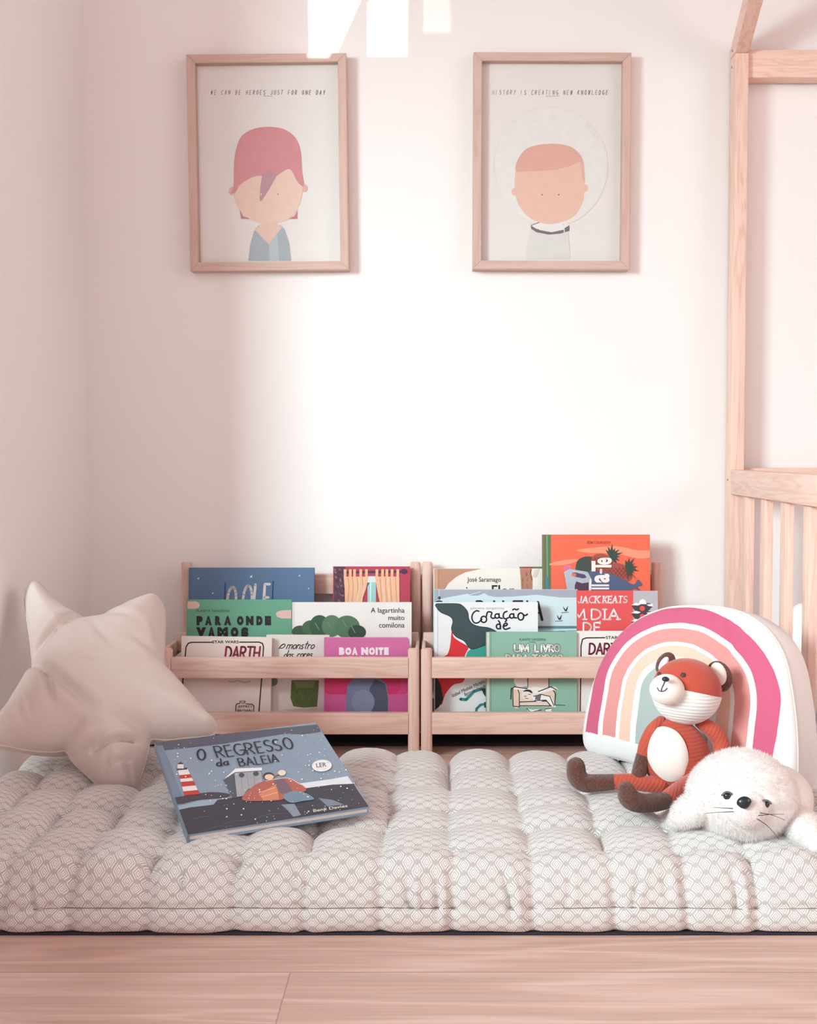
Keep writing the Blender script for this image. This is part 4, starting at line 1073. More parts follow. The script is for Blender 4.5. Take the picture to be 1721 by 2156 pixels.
RB = dict(xc=-0.011, yc=0.107, ky=1.26, inner=0.064, yb=0.030, bands=[(0.075, 0.095, '#f0c3b0'), (0.1025, 0.1275, '#dc938f'), (0.137, 0.167, '#cb5f7d')])
M_RB = rainbow_mat()
rbw = empty('rainbow_cushion', label='white arch-shaped cushion printed with a pink rainbow', cat='cushion', mat=MR)
crr = [(plr.loc((1545, 1300)), plr.loc((1565, 1340)), 0.004, 0.006), (plr.loc((1520, 1290)), plr.loc((1530, 1320)), 0.003, 0.005), (plr.loc((1575, 1320)), plr.loc((1548, 1400)), 0.004, 0.008)]
vs, fs = inflate(rb_out, plr.loc((1460, 1500)), 0.026, 0.07, 280, 34, 2.0, crr, 4, TH * 0.7, 0.0014, 5)
link_mesh('cover', vs, fs, M_RB, rbw, smooth=True)
B = resample(rb_out, 260)
vs, fs = tube_geo([(p[0], p[1], TH * 0.7) for p in list(B) + [B[0], B[1]]], [0.0009] * 262, 6, cap=False)
link_mesh('piping', vs, fs, cloth('#efebea', 'white_piping', 900, 0.1, 0.02), rbw, smooth=True)

# pillow standing inside the bed
pp = [(0, 0), (0.1, -0.008), (0.25, -0.008), (0.36, 0), (0.37, 0.08), (0.365, 0.16), (0.34, 0.185), (0.18, 0.18), (0.04, 0.19), (0, 0.17), (-0.01, 0.08)]
MPW = plane_frame((0.618, 2.12, 0.104), (1, -0.10, 0), (0, 0.35, 1))
vs, fs = inflate([tuple(p) for p in catmull(pp, 5, True)], (0.18, 0.085), 0.06, 0.09, 160, 24, 2.0, [((0.02, 0.03), (0.10, 0.08), 0.008, 0.01), ((0.03, 0.15), (0.12, 0.12), 0.008, 0.01)], 5, 0.0, 0.006, 9)
pw = empty('bed_pillow', label='white pillow on the bed, seen between the slats', cat='pillow', mat=MPW)
link_mesh('cover', vs, fs, M_LINEN, pw, smooth=True)

# ------------------------------------------------------------------ tufted floor mattress
SXs = [-0.648, -0.574] + [(p - 920) * 1.44 / F for p in (24, 169, 321, 504, 645, 805, 952, 1120, 1285, 1437, 1580, 1730)] + [0.556]
SYs = [1.925, 1.82, 1.725, 1.625, 1.54, 1.452, 1.392]
def mattress():
    X0, X1 = SXs[0], SXs[-1]; YF, YB = SYs[-1], SYs[0]
    ZT = 0.054; rF = 0.036
    prof = []                                           # (y, z, ny, nz)
    for y in np.arange(YB - 0.02, YF + rF, -0.0032): prof.append((y, ZT, 0, 1))
    for a in np.linspace(0, math.pi / 2, 18): prof.append((YF + rF - rF * math.sin(a), ZT - rF + rF * math.cos(a), -math.sin(a), math.cos(a)))
    for z in np.arange(ZT - rF - 0.003, 0.0095, -0.003): prof.append((YF, z, -1, 0))
    for a in np.linspace(0.2, math.pi / 2, 6): prof.append((YF + 0.008 - 0.008 * math.cos(a), 0.0095 - 0.008 * math.sin(a), -math.cos(a), -math.sin(a)))
    back = []
    for a in np.linspace(math.pi / 2, 0, 9): back.append((YB - 0.02 + 0.02 * math.cos(a) ** 1.0, ZT - 0.02 + 0.02 * math.sin(a), math.cos(a), math.sin(a)))
    back = [(YB, 0.002, 1, 0), (YB, 0.02, 1, 0)] + [(YB - 0.02 + 0.02 * math.sin(a), ZT - 0.02 + 0.02 * math.cos(a), math.sin(a), math.cos(a)) for a in np.linspace(math.pi / 2, 0.1, 8)]
    prof = np.array(back + prof); nb = len(back)
    xs = np.arange(X0, X1 + 1e-6, 0.0034); nx = len(xs); ny = len(prof)
    v_len = np.r_[0, np.cumsum(np.linalg.norm(np.diff(prof[:, :2], axis=0), axis=1))]
    Xg, _ = np.meshgrid(xs, prof[:, 0]); Yg = np.repeat(prof[:, 0:1], nx, 1); Zg = np.repeat(prof[:, 1:2], nx, 1)
    rng = np.random.RandomState(3)
    seamx = np.array(SXs); seamy = np.array(SYs[::-1])
    # seams wander a little
    wx = np.array([[0.004 * mnoise.noise(Vector((x * 9, y * 9, 1))) for x in xs] for y in prof[:, 0]])
    wy = np.array([[0.011 * mnoise.noise(Vector((x * 7, y * 5, 4))) for x in xs] for y in prof[:, 0]])
    xx = Xg + wx; yy = Yg + wy
    ci = np.clip(np.searchsorted(seamx, xx) - 1, 0, len(seamx) - 2); s = np.clip((xx - seamx[ci]) / (seamx[ci + 1] - seamx[ci]), 0, 1)
    ri = np.clip(np.searchsorted(seamy, yy) - 1, 0, len(seamy) - 2); t = np.clip((yy - seamy[ri]) / (seamy[ri + 1] - seamy[ri]), 0, 1)
    ncol = len(seamx); nrow = len(seamy)
    ex = 0.30 + 0.85 * rng.rand(nrow, ncol)                # strength of each vertical seam segment
    ey = 0.75 + 0.40 * rng.rand(nrow, ncol)
    amp = 0.030 + 0.007 * rng.rand(nrow, ncol)
    a_ = np.abs(2 * s - 1); b_ = np.abs(2 * t - 1)
    sx = np.where(s < 0.5, ex[ri, ci], ex[ri, np.minimum(ci + 1, ncol - 1)]); sy = np.where(t < 0.5, ey[ri, ci], ey[np.minimum(ri + 1, nrow - 1), ci])
    # the front row has no seam along the front edge: it rolls over into the face
    front = ri == 0
    bt = np.where(front & (t < 0.55), 0.0, b_)
    bt = np.where(front & (t >= 0.55), (t - 0.55) / 0.45, bt)
    backrow = ri == nrow - 2
    bt = np.where(backrow & (t > 0.5), b_ * 0.35, bt)
    dome = np.clip(1 - np.clip(0.86 * sx, 0, 1) * a_ ** 2.4, 0.0, 1) ** 0.55 * np.clip(1 - np.clip(0.97 * sy, 0, 0.995) * bt ** 2.2, 0.0, 1) ** 0.5
    tuft = np.exp(-(((1 - a_) / 0.20) ** 2 + ((1 - b_) / 0.22) ** 2))
    tuft = np.where(front & (t < 0.5), 0, tuft)
    D = amp[ri, ci] * np.maximum(dome, -0.12) - 0.010 * tuft
    # front face: fabric pleats running down from the tufts, seam line near the bottom
    ang = np.repeat(np.clip((ZT - prof[:, 1:2]) / ZT, 0, 1), nx, 1); isf = np.repeat((prof[:, 2:3] < -0.3).astype(float) * (prof[:, 3:4] > -0.5), nx, 1)
    Df = 0.016 * (1 - 0.55 * np.exp(-((1 - a_) * (seamx[ci + 1] - seamx[ci]) * 0.5 / 0.007) ** 2 * 1.0) * (1 - 0.35 * ang)) - 0.006 * np.exp(-((prof[:, 1:2] - 0.028) / 0.0022) ** 2)
    for k in range(34):
        xc = X0 + (X1 - X0) * rng.rand(); if_near = seamx[np.argmin(np.abs(seamx - xc))]
        xc = if_near + rng.randn() * 0.022; z0 = 0.012 + 0.03 * rng.rand(); z1 = z0 + 0.03 + 0.03 * rng.rand(); lean = rng.uniform(-0.35, 0.5); wd = 0.0022 + 0.0024 * rng.rand(); dp = 0.003 + 0.005 * rng.rand()
        zz = prof[:, 1:2]; cx_ = xc + (zz - z0) * lean + 0.002 * np.sin(zz * 160 + k)
        win = np.clip((zz - z0) / 0.012, 0, 1) * np.clip((z1 - zz) / 0.014, 0, 1)
        dxx = (xx - cx_); Df = Df - dp * win * (np.exp(-(dxx / wd) ** 2) - 0.6 * np.exp(-((dxx - 2.2 * wd) / (1.2 * wd)) ** 2))
    w_roll = np.clip((-prof[:, 2:3] - 0.25) / 0.6, 0, 1); w_roll = w_roll * w_roll * (3 - 2 * w_roll)
    D = D * (1 - w_roll) + Df * w_roll
    tuck = np.clip(-prof[:, 3:4] / 0.9, 0, 1); D = D * (1 - tuck) + 0.002 * tuck
    # wavy lower hem
    hem = np.array([0.004 * mnoise.noise(Vector((x * 16, 3, 0))) + 0.004 * mnoise.noise(Vector((x * 5, 7, 0))) for x in xs])[None, :] * np.clip((prof[:, 2:3] < -0.5) * (0.03 - prof[:, 1:2]) / 0.03, 0, 1)
    wr = np.array([[mnoise.noise(Vector((x * 42, y * 60, 2))) + 0.6 * mnoise.noise(Vector((x * 110, y * 95, 6))) for x in xs] for y in np.linspace(0, 1.0, ny) * 0.7])
    D = D + 0.0007 * wr
    sag = 0.050 * np.exp(-(((Xg + 0.27) / 0.085) ** 2 + ((Yg - 1.70) / 0.075) ** 2)) * np.clip(prof[:, 3:4], 0, 1)
    side = np.clip(np.minimum(xx - X0, X1 - xx) / 0.03, 0, 1); side = np.sqrt(1 - (1 - side) ** 2)
    PY = Yg + prof[:, 2:3] * D; PZ = Zg + prof[:, 3:4] * D + hem + sag
    PZ = 0.004 + (PZ - 0.004) * (0.25 + 0.75 * side)
    PZ = np.maximum(PZ, 0.0035)
    vs = np.stack([Xg, PY, PZ], -1).reshape(-1, 3)
    fs = [(j * nx + i, (j + 1) * nx + i, (j + 1) * nx + i + 1, j * nx + i + 1) for j in range(ny - 1) for i in range(nx - 1)]
    b = len(vs); rim = [j * nx for j in range(ny)]
    uv = np.stack([Xg, np.repeat(v_len[:, None], nx, 1)], -1).reshape(-1, 2)
    # underside and ends
    bot = np.array([(X0, YB - 0.002, 0.0035), (X1, YB - 0.002, 0.0035), (X1, YF + 0.01, 0.0035), (X0, YF + 0.01, 0.0035)])
    vs = np.vstack([vs, bot]); uv = np.vstack([uv, np.zeros((4, 2))])
    fs.append((b, b + 1, b + 2, b + 3))
    fs.append(tuple([j * nx for j in range(ny)] + [b + 3, b]))
    fs.append(tuple([j * nx + nx - 1 for j in reversed(range(ny))] + [b + 1, b + 2]))
    def topz(x, y):
        i = int(np.clip(round((x - X0) / 0.0034), 0, nx - 1)); rows = [j for j in range(ny) if prof[j, 3] > 0.6]
        j = min(rows, key=lambda q: abs(prof[q, 0] - y)); return float(PZ[j, i])
    jr = [j for j in range(ny) if prof[j, 2] < -0.9 and prof[j, 3] > -0.5]; jj = min(jr, key=lambda j: abs(prof[j, 1] - 0.0285))
    seam = np.stack([Xg[jj], PY[jj] - 0.0004, PZ[jj] + np.array([0.0034 * mnoise.noise(Vector((x * 7, 1, 9))) for x in xs])], -1)[3:-3:2]
    return vs, fs, uv, seam
def diamond_mat():
    t = NT('diamond_weave_cotton'); uvn = t.n.new('ShaderNodeUVMap').outputs[0]
    uvw = t.n.new('ShaderNodeVectorMath'); uvw.operation = 'ADD'
    co = t.coord(); nv = t.n.new('ShaderNodeTexNoise'); t.lk(co, nv.inputs['Vector']); nv.inputs['Scale'].default_value = 25
    sc = t.n.new('ShaderNodeVectorMath'); sc.operation = 'SCALE'; t.lk(nv.outputs[1], sc.inputs[0]); sc.inputs[3].default_value = 0.0022
    t.lk(uvn, uvw.inputs[0]); t.lk(sc.outputs[0], uvw.inputs[1])
    u, v, _ = t.sep(uvw.outputs[0])
    P = t.math('DIVIDE', u, 0.0214); Q = t.math('DIVIDE', v, 0.0106)
    a = t.math('ADD', P, Q); b = t.math('SUBTRACT', P, Q)
    fa = t.math('SUBTRACT', a, t.math('ROUND', a)); fb = t.math('SUBTRACT', b, t.math('ROUND', b))
    dx = t.math('ABSOLUTE', t.math('MULTIPLY', t.math('ADD', fa, fb), 0.0107)); dy = t.math('ABSOLUTE', t.math('MULTIPLY', t.math('SUBTRACT', fa, fb), 0.0053))
    m = t.math('ADD', t.math('DIVIDE', dx, 0.0054), t.math('DIVIDE', dy, 0.0046))
    def band(x, lo, hi): return t.math('MULTIPLY', t.math('GREATER_THAN', x, lo), t.math('LESS_THAN', x, hi))
    rings = t.math('MAXIMUM', band(m, 0.14, 0.36), band(m, 0.58, 0.80))
    dash = t.math('MULTIPLY', band(m, 1.08, 1.32), band(dx, 0.0018, 0.0064))
    pat = t.math('MAXIMUM', rings, dash)
    t.base(t.mix(pat, lin('#beb5b3'), lin('#f2eeec'))); t.rough(0.9); t.spec(0.12); t.sheen(0.2)
    t.bump(t.math('ADD', t.noise(co, 900, 2), pat), 0.12, 0.0006)
    return t.m
vs, fs, uv, seam_line = mattress()
mt = link_mesh('floor_mattress', vs, fs, diamond_mat(), smooth=True, uv=uv)
vs, fs = tube_geo(seam_line, [0.0007] * len(seam_line), 6)
link_mesh('seam', vs, fs, plain('#8f8583', 0.9, 0.1, 200, name='grey_thread'), mt, smooth=True)
tag(mt, 'tufted grey floor mattress with a white diamond pattern, in front of the bookcases', 'mattress')

M_CHARCOAL = plain('#3a3640', 0.95, 0.25, 700, 0.1, name='charcoal_felt')
tag(box('underlay_mat', (-0.640, 1.381, 0.0), (0.55, 1.90, 0.0033), M_CHARCOAL, bev=0.001), 'thin charcoal underlay showing below the front of the floor mattress', 'mat')  # dark sheet added as contact shade under the mattress front
tag(box('felt_mat', (-0.60, 2.292, 0.0), (0.50, 2.372, 0.006), M_CHARCOAL, bev=0.001), 'narrow charcoal felt strip on the floor under the bookcases', 'mat')  # flat charcoal strip on the floor below the bookcases

# ------------------------------------------------------------------ the large picture book lying on the mattress
def rodrigues(w):
    w = Vector(w); return Matrix.Rotation(w.length, 4, w.normalized())
MBk = Matrix.Translation((-0.2994, 1.4639, 0.0861 + 0.004)) @ rodrigues((0.2422, -0.0018, 0.3718))
def d_winter(a):
    sky = '#8e9db0'; dk = '#44434d'
    a.poly([(320, 1560), (670, 1525), (676, 1541), (640, 1546), (600, 1545), (540, 1554), (470, 1566), (410, 1573), (370, 1577), (325, 1582)], '#5b5d6d')
    a.poly([(326, 1570), (342, 1569), (352, 1592), (420, 1770), (396, 1772)], '#7c8ba0')
    # sea, shore, snow bank
    a.poly([(366, 1698), (400, 1692), (420, 1686), (470, 1682), (486, 1682), (486, 1700), (372, 1712)], '#9fb3c4')
    a.poly([(362, 1680), (375, 1678), (410, 1672), (440, 1668), (470, 1669), (486, 1674), (470, 1680), (420, 1684), (385, 1692), (366, 1692)], '#4d4650', 3)
    a.poly([(628, 1650), (700, 1640), (732, 1634), (745, 1652), (700, 1656), (650, 1662)], '#e3e6ea')
    a.poly([(372, 1706), (400, 1700), (450, 1694), (458, 1684), (500, 1678), (560, 1664), (640, 1660), (700, 1652), (745, 1650), (752, 1662), (785, 1710), (396, 1776), (378, 1724)], dk)
    for (x, y, w_) in ((405, 1725, 40), (470, 1735, 50), (430, 1748, 60), (540, 1722, 60), (600, 1705, 40), (680, 1665, 30), (560, 1740, 40), (660, 1690, 26)):
        a.line([(x, y), (x + w_ * .5, y - w_ * .14), (x + w_, y - w_ * .16)], 2.2, '#60616e', 4)
    a.poly([(592, 1694), (620, 1692), (634, 1716), (618, 1720), (604, 1704)], '#8b95a3'); a.poly([(670, 1680), (700, 1684), (725, 1694), (690, 1698)], '#7f8896')
    # lighthouse
    a.poly([(374, 1620), (395, 1618), (421, 1672), (388, 1675)], '#efe9e6')
    for k0, k1 in ((0.22, 0.36), (0.48, 0.66), (0.84, 1.0)):
        lf = lambda k: (374 + 14 * k, 1620 + 55 * k); rg = lambda k: (395 + 26 * k, 1618 + 54 * k)
        a.poly([lf(k0), rg(k0), rg(k1), lf(k1)], '#c9463f')
    a.poly([(372, 1618), (395, 1616), (394, 1620), (373, 1622)], '#474652'); a.rect(374, 1609, 387, 1618, '#e8e2e0'); a.poly([(373, 1609), (380, 1604), (387, 1608)], '#474652')
    # hut and rounded hull
    a.poly([(470, 1640), (492, 1627), (498, 1680), (490, 1680)], '#5a5f6b'); a.poly([(470, 1642), (496, 1618), (552, 1616), (552, 1622), (495, 1626)], '#eeeeef')
    a.poly([(494, 1628), (550, 1624), (554, 1650), (522, 1662), (512, 1676), (499, 1678)], '#a9aab0')
    for x in (507, 520, 534): a.line([(x, 1628), (x + 4, 1664)], 0.9, '#85878f')
    a.ell(509, 1632, 6, 5, '#4e5562'); a.ell(539, 1629, 6, 5, '#4e5562')
    a.poly([(510, 1684), (530, 1658), (555, 1645), (585, 1640), (610, 1640), (632, 1650), (645, 1664), (620, 1672), (592, 1684), (560, 1686)], '#b8685a', 4)
    a.poly([(545, 1672), (582, 1650), (588, 1682), (556, 1686)], '#d98a68'); a.poly([(575, 1643), (600, 1640), (618, 1668), (592, 1672), (584, 1660)], '#7f6670')
    a.line([(545, 1669), (580, 1658)], 1.6, '#f0d2bc'); a.line([(552, 1678), (584, 1668)], 1.6, '#f0d2bc'); a.line([(560, 1644), (605, 1638), (634, 1652)], 2.2, '#e9dcd4', 4)
    a.poly([(596, 1676), (615, 1666), (640, 1668), (662, 1682), (640, 1686), (612, 1690)], '#7a90a3', 4)
    a.ell(566, 1634, 12, 8, '#4a3f47'); a.ell(567, 1636, 9.5, 6, '#f0d0b0'); a.line([(580, 1632), (592, 1627)], 4.5, '#e0996a'); a.ell(594, 1627, 8, 6, '#f3e3cf')
    # lettering
    def ln(word, p0, p1, up, wd, gap=0.22): a.hand(word, (p0, p1, (p0[0] + up[0], p0[1] + up[1])), wd, '#35333d', gap=gap, wob=0.03)
    ln('O', (418, 1600), (434, 1598), (-3, -22), 3.6); ln('REGRESSO', (458, 1595), (619, 1576), (-9, -23), 3.4, 0.25)
    ln('da', (457, 1613), (482, 1610), (-2, -15), 3.0); ln('BALEIA', (506, 1613), (588, 1604), (-6, -16), 2.8, 0.24)
    a.ell(678, 1612, 21, 12.5, '#f1eeec', -3); a.text('LER', ((667, 1616), (688, 1614), (665.5, 1607)), '#4a4a4e', 0.01); a.line([(668, 1619.5), (688, 1618)], 0.8, '#c98b86'); a.line([(689, 1606), (692, 1605)], 1.1, '#4a4a4e')
    a.text('Benji Davies', ((661, 1712), (733, 1701), (659, 1704)), '#e6ddd6', 0.012)
    # snow
    rs = random.Random(4); D_ = []
    for i in range(230):
        u_, v_ = rs.random(), rs.random(); x = 325 + 343 * u_ + (72 + 37 * (1 - u_) * 0 + 109 * u_ * 0 + 90 * 1) * v_ * 0.9; y = 1567 - 37 * u_ + (203 - 33 * u_) * v_
        if 410 < x < 640 and 1545 < y < 1620 and rs.random() < 0.8: continue
        r = rs.choice((0.7, 0.9, 1.1, 1.4, 1.9)); D_.append((x, y, r))
    a.dots(D_, '#f3f2f2')
    a.line([(414, 1768), (778, 1700)], 2.4, '#2e2d36')
WB, HB = 0.23, 0.25
rootb = empty('picture_book', label='slate blue book lettered O REGRESSO da BALEIA lying on the mattress', cat='book', mat=MBk)
artb = Art(MBk, WB, HB); d_winter(artb)
book_body(rootb, WB, HB, 0.0105, '#8e9db0', artb, spine='#7d8a9e')

# ------------------------------------------------------------------ soft toys
class Ell:
    """ellipsoid measured in the photograph: centre pixel, distance, pixel radii, depth radius (pixels), in-plane rotation"""
    def __init__(s, px, py, Y, rx, ry, rd, rot=0.0, yaw=0.0):
        s.c = onY(px, py, Y); k = Y / F; r = math.radians(rot); w = math.radians(yaw)
        R = Matrix.Rotation(w, 3, 'Z') @ Matrix.Rotation(r, 3, 'Y')
        s.A = np.array(R) @ np.diag([rx * k, rd * k, ry * k]); s.Ai = np.linalg.inv(s.A)
    def hit(s, px, py, push=0.0):
        d = ray(px, py); o = s.Ai @ (O3 - s.c); v = s.Ai @ d
        a = v @ v; b = o @ v; c = o @ o - 1; q = b * b - a * c
        t = (-b - math.sqrt(q)) / a if q > 0 else -b / a
        u = o + v * t; u /= np.linalg.norm(u)
        n = s.Ai.T @ u; n /= np.linalg.norm(n)
        return s.c + s.A @ u + n * push, n
    def geo(s, nu=56, nv=36, shape=None):
        V, Fc = sphere_geo(nu, nv)
        if shape is not None: V = shape(V)
        return V @ s.A.T + s.c, Fc
def patch(e, pts, push, name, mat, root, off, rings=10, n=64, thick=0.0015):
    """closed patch of cloth lying on an ellipsoid; pts = outline in pixels"""
    P = resample(catmull(pts, 6, True), n); c = P.mean(0); vs = []; fs = []
    for i in range(1, rings + 1):
        k = i / rings
        for p in c + (P - c) * k:
            q, nn = e.hit(p[0], p[1], push * (1 - k ** 6) + 0.0002); vs.append(q)
    q, nn = e.hit(c[0], c[1], push); ctr = len(vs); vs.append(q)
    for i in range(rings - 1):
        for j in range(n):
            j2 = (j + 1) % n; fs.append((i * n + j, (i + 1) * n + j, (i + 1) * n + j2, i * n + j2))
    for j in range(n): fs.append((ctr, j, (j + 1) % n))
    return link_mesh(name, np.array(vs) - off, fs, mat, root, smooth=True)
def limb(name, ctrl, mat, root, off, n=8, seg=24):
    """ctrl: (px, py, Y, r_px)"""
    C = [tuple(onY(x, y, Y)) + (r * Y / F,) for x, y, Y, r in ctrl]
    P, R = smooth_tube(C, n); vs, fs = tube_geo(P, R, seg)
    return link_mesh(name, np.array(vs) - off, fs, mat, root, smooth=True)

RED = '#bf5140'
M_RED = plush(RED, 'rust_velour', 420, 0.35, 0.10, 0.001)
M_CORD = corduroy('#bd5040', 'rust_corduroy', (0, math.radians(8), 0), 215)
M_CORDL = corduroy('#c45845', 'rust_corduroy_limb', (0, math.radians(62), 0), 210, 0.10)
M_BROWN = plush('#6b443a', 'brown_fleece', 330, 1.0, 0.85, 0.004)
M_CREAM = plush('#f1e6de', 'cream_velour', 500, 0.35, 0.03, 0.001)
M_RIB = corduroy('#f6f2ef', 'white_corduroy', (0, math.radians(-4), 0), 200, 0.02)
M_BLK = plain('#2b2a30', 0.35, 0.05, 60, 0.5, name='black_stitching')
M_EYE = plain('#5a3a36', 0.6, 0.05, 60, name='brown_embroidery')

FY_ = 1.690
foff = onY(1420, 1662, 1.680)
fox = empty('fox_plush', foff, 'rust and white plush fox with brown paws, leaning on the rainbow cushion', 'soft toy')
eb = Ell(1425, 1588, FY_ - 0.01, 70, 80, 60, -4)
def pear(V):
    V = V.copy(); z = V[:, 2]; k = np.where(z > 0, 1 - 0.26 * z ** 1.5, 1 + 0.06 * np.sin(-z * math.pi)); V[:, 0] *= k; V[:, 1] *= k; return V
v_, f_ = eb.geo(64, 40, pear); link_mesh('body', v_ - foff, f_, M_CORD, fox, smooth=True)
patch(eb, [(1384, 1533), (1402, 1530), (1425, 1540), (1442, 1562), (1450, 1592), (1447, 1622), (1440, 1640), (1415, 1650), (1388, 1640), (1370, 1615), (1362, 1582), (1368, 1552)], 0.0035, 'belly_patch', M_CREAM, fox, foff)
eh = Ell(1446, 1455, FY_ - 0.012, 74, 70, 62, 8)
# head: rust crown and white ribbed cheeks share one seam
def head_half(keep_top, name, mat, grow):
    V, Fc = sphere_geo(72, 48)
    P = V @ eh.A.T * grow + eh.c
    bm = bmesh.new(); vv = [bm.verts.new(p) for p in P]
    for f in Fc: bm.faces.new([vv[k] for k in f])
    a, _ = eh.hit(1380, 1440); b, _ = eh.hit(1512, 1468); c, _ = eh.hit(1446, 1446)
    far = eh.c + np.array([0, 0.04, -0.004])
    no = np.cross(b - a, far - a); no /= np.linalg.norm(no)
    if no[2] < 0: no = -no
    bmesh.ops.bisect_plane(bm, geom=bm.verts[:] + bm.edges[:] + bm.faces[:], plane_co=a + no * (0 if keep_top else 0.0006), plane_no=no, clear_inner=keep_top, clear_outer=not keep_top)
    for v in bm.verts: v.co -= Vector(foff)
    return bm_link(name, bm, mat, fox, True)
head_half(True, 'head', M_RED, 1.0); head_half(False, 'cheeks', M_RIB, 1.012)
em = Ell(1405, 1452, FY_ - 0.048, 37, 33, 30, 6)
v_, f_ = em.geo(48, 30); link_mesh('muzzle', v_ - foff, f_, M_CREAM, fox, smooth=True)
en = Ell(1402, 1430, FY_ - 0.071, 8, 5.5, 7, 5); v_, f_ = en.geo(20, 14); link_mesh('nose', v_ - foff, f_, M_BLK, fox, smooth=True)
for (x, y, rx, ry, rt_) in ((1389, 1419.5, 4, 5.5, 25), (1439, 1421.5, 6.2, 5.5, 0)):
    patch(eh, [(x + rx * math.cos(t), y + ry * math.sin(t)) for t in np.linspace(0, 2 * math.pi, 9)[:-1]], 0.0014, 'eye', M_EYE, fox, foff, 4, 24)
def stitch(e, pts, name, mat, root, off, r=0.0006, push=0.0008):
    P = [e.hit(p[0], p[1], push)[0] for p in catmull(pts, 6)]
    vs, fs = tube_geo(P, [r] * len(P), 8); link_mesh(name, np.array(vs) - off, fs, mat, root, smooth=True)
stitch(em, [(1400, 1436), (1397, 1443), (1394, 1449), (1393, 1454)], 'mouth', M_BLK, fox, foff)
stitch(em, [(1385, 1448), (1388, 1453.5), (1393.5, 1455.5), (1400, 1454), (1405, 1449)], 'mouth', M_BLK, fox, foff)
# ears: brown fleece shell with a white lining
def ear(cx, cy, rx, ry, rot, Y, lx, ly, lrx, lry, lrot):
    e = Ell(cx, cy, Y, rx, ry, 9, rot, -12)
    v_, f_ = e.geo(36, 24); o = link_mesh('ear', v_ - foff, f_, M_BROWN, fox, smooth=True)
    c, s_ = math.cos(math.radians(lrot)), math.sin(math.radians(lrot))
    patch(e, [(lx + lrx * math.cos(t) * c - lry * math.sin(t) * s_, ly + lrx * math.cos(t) * s_ + lry * math.sin(t) * c) for t in np.linspace(0, 2 * math.pi, 13)[:-1]], 0.0025, 'lining', M_CREAM, o, foff, 5, 32)
ear(1402, 1398, 19, 27, 28, FY_ + 0.012, 1398, 1398, 8, 17, 30)
ear(1515, 1424, 26, 34, -22, FY_ + 0.004, 1513, 1419, 17, 25, -16)
# arms
limb('arm', [(1392, 1520, FY_ - 0.004, 13), (1375, 1538, FY_ - 0.012, 15), (1361, 1566, FY_ - 0.016, 15), (1354, 1593, FY_ - 0.016, 14)], M_CORDL, fox, foff)
limb('paw', [(1354, 1591, FY_ - 0.016, 14.5), (1349, 1615, FY_ - 0.02, 16), (1344, 1636, FY_ - 0.026, 16)], M_BROWN, fox, foff)
limb('arm', [(1476, 1522, FY_ - 0.008, 13), (1497, 1535, FY_ - 0.014, 17), (1517, 1560, FY_ - 0.016, 18), (1519, 1590, FY_ - 0.022, 18), (1510, 1622, FY_ - 0.03, 17)], M_CORDL, fox, foff)
limb('paw', [(1510, 1620, FY_ - 0.03, 17), (1500, 1645, FY_ - 0.034, 17), (1492, 1662, FY_ - 0.036, 16)], M_BROWN, fox, foff)
# legs
limb('leg', [(1392, 1652, FY_ - 0.03, 17), (1360, 1650, FY_ - 0.03, 17), (1325, 1645, FY_ - 0.028, 16.5), (1292, 1646, FY_ - 0.025, 16)], M_CORDL, fox, foff)
limb('foot', [(1293, 1646, FY_ - 0.025, 16.5), (1262, 1648, FY_ - 0.022, 18), (1232, 1648, FY_ - 0.018, 20), (1216, 1634, FY_ - 0.015, 21), (1213, 1614, FY_ - 0.012, 20)], M_BROWN, fox, foff)
limb('leg', [(1458, 1646, FY_ - 0.05, 19), (1436, 1660, FY_ - 0.075, 19), (1414, 1676, FY_ - 0.098, 18.5), (1400, 1687, FY_ - 0.11, 18)], M_CORDL, fox, foff)
limb('foot', [(1401, 1686, FY_ - 0.109, 18.5), (1375, 1691, FY_ - 0.128, 19), (1345, 1690, FY_ - 0.142, 21), (1325, 1680, FY_ - 0.148, 22), (1319, 1664, FY_ - 0.148, 19)], M_BROWN, fox, foff)
limb('tail', [(1478, 1655, FY_ + 0.02, 14), (1462, 1668, FY_ + 0.01, 15), (1440, 1672, FY_ - 0.0, 12), (1400, 1668, FY_ - 0.006, 9)], M_BROWN, fox, foff)
box('care_tag', (-0.004, -0.0006, -0.0075), (0.004, 0.0006, 0.0075), plain('#f4efec', 0.6, 0.02, 50, name='white_ribbon'), fox, 0.0003, off=tuple(foff - eb.hit(1477, 1621, 0.002)[0]), rot=Matrix.Rotation(math.radians(25), 3, 'Y'))

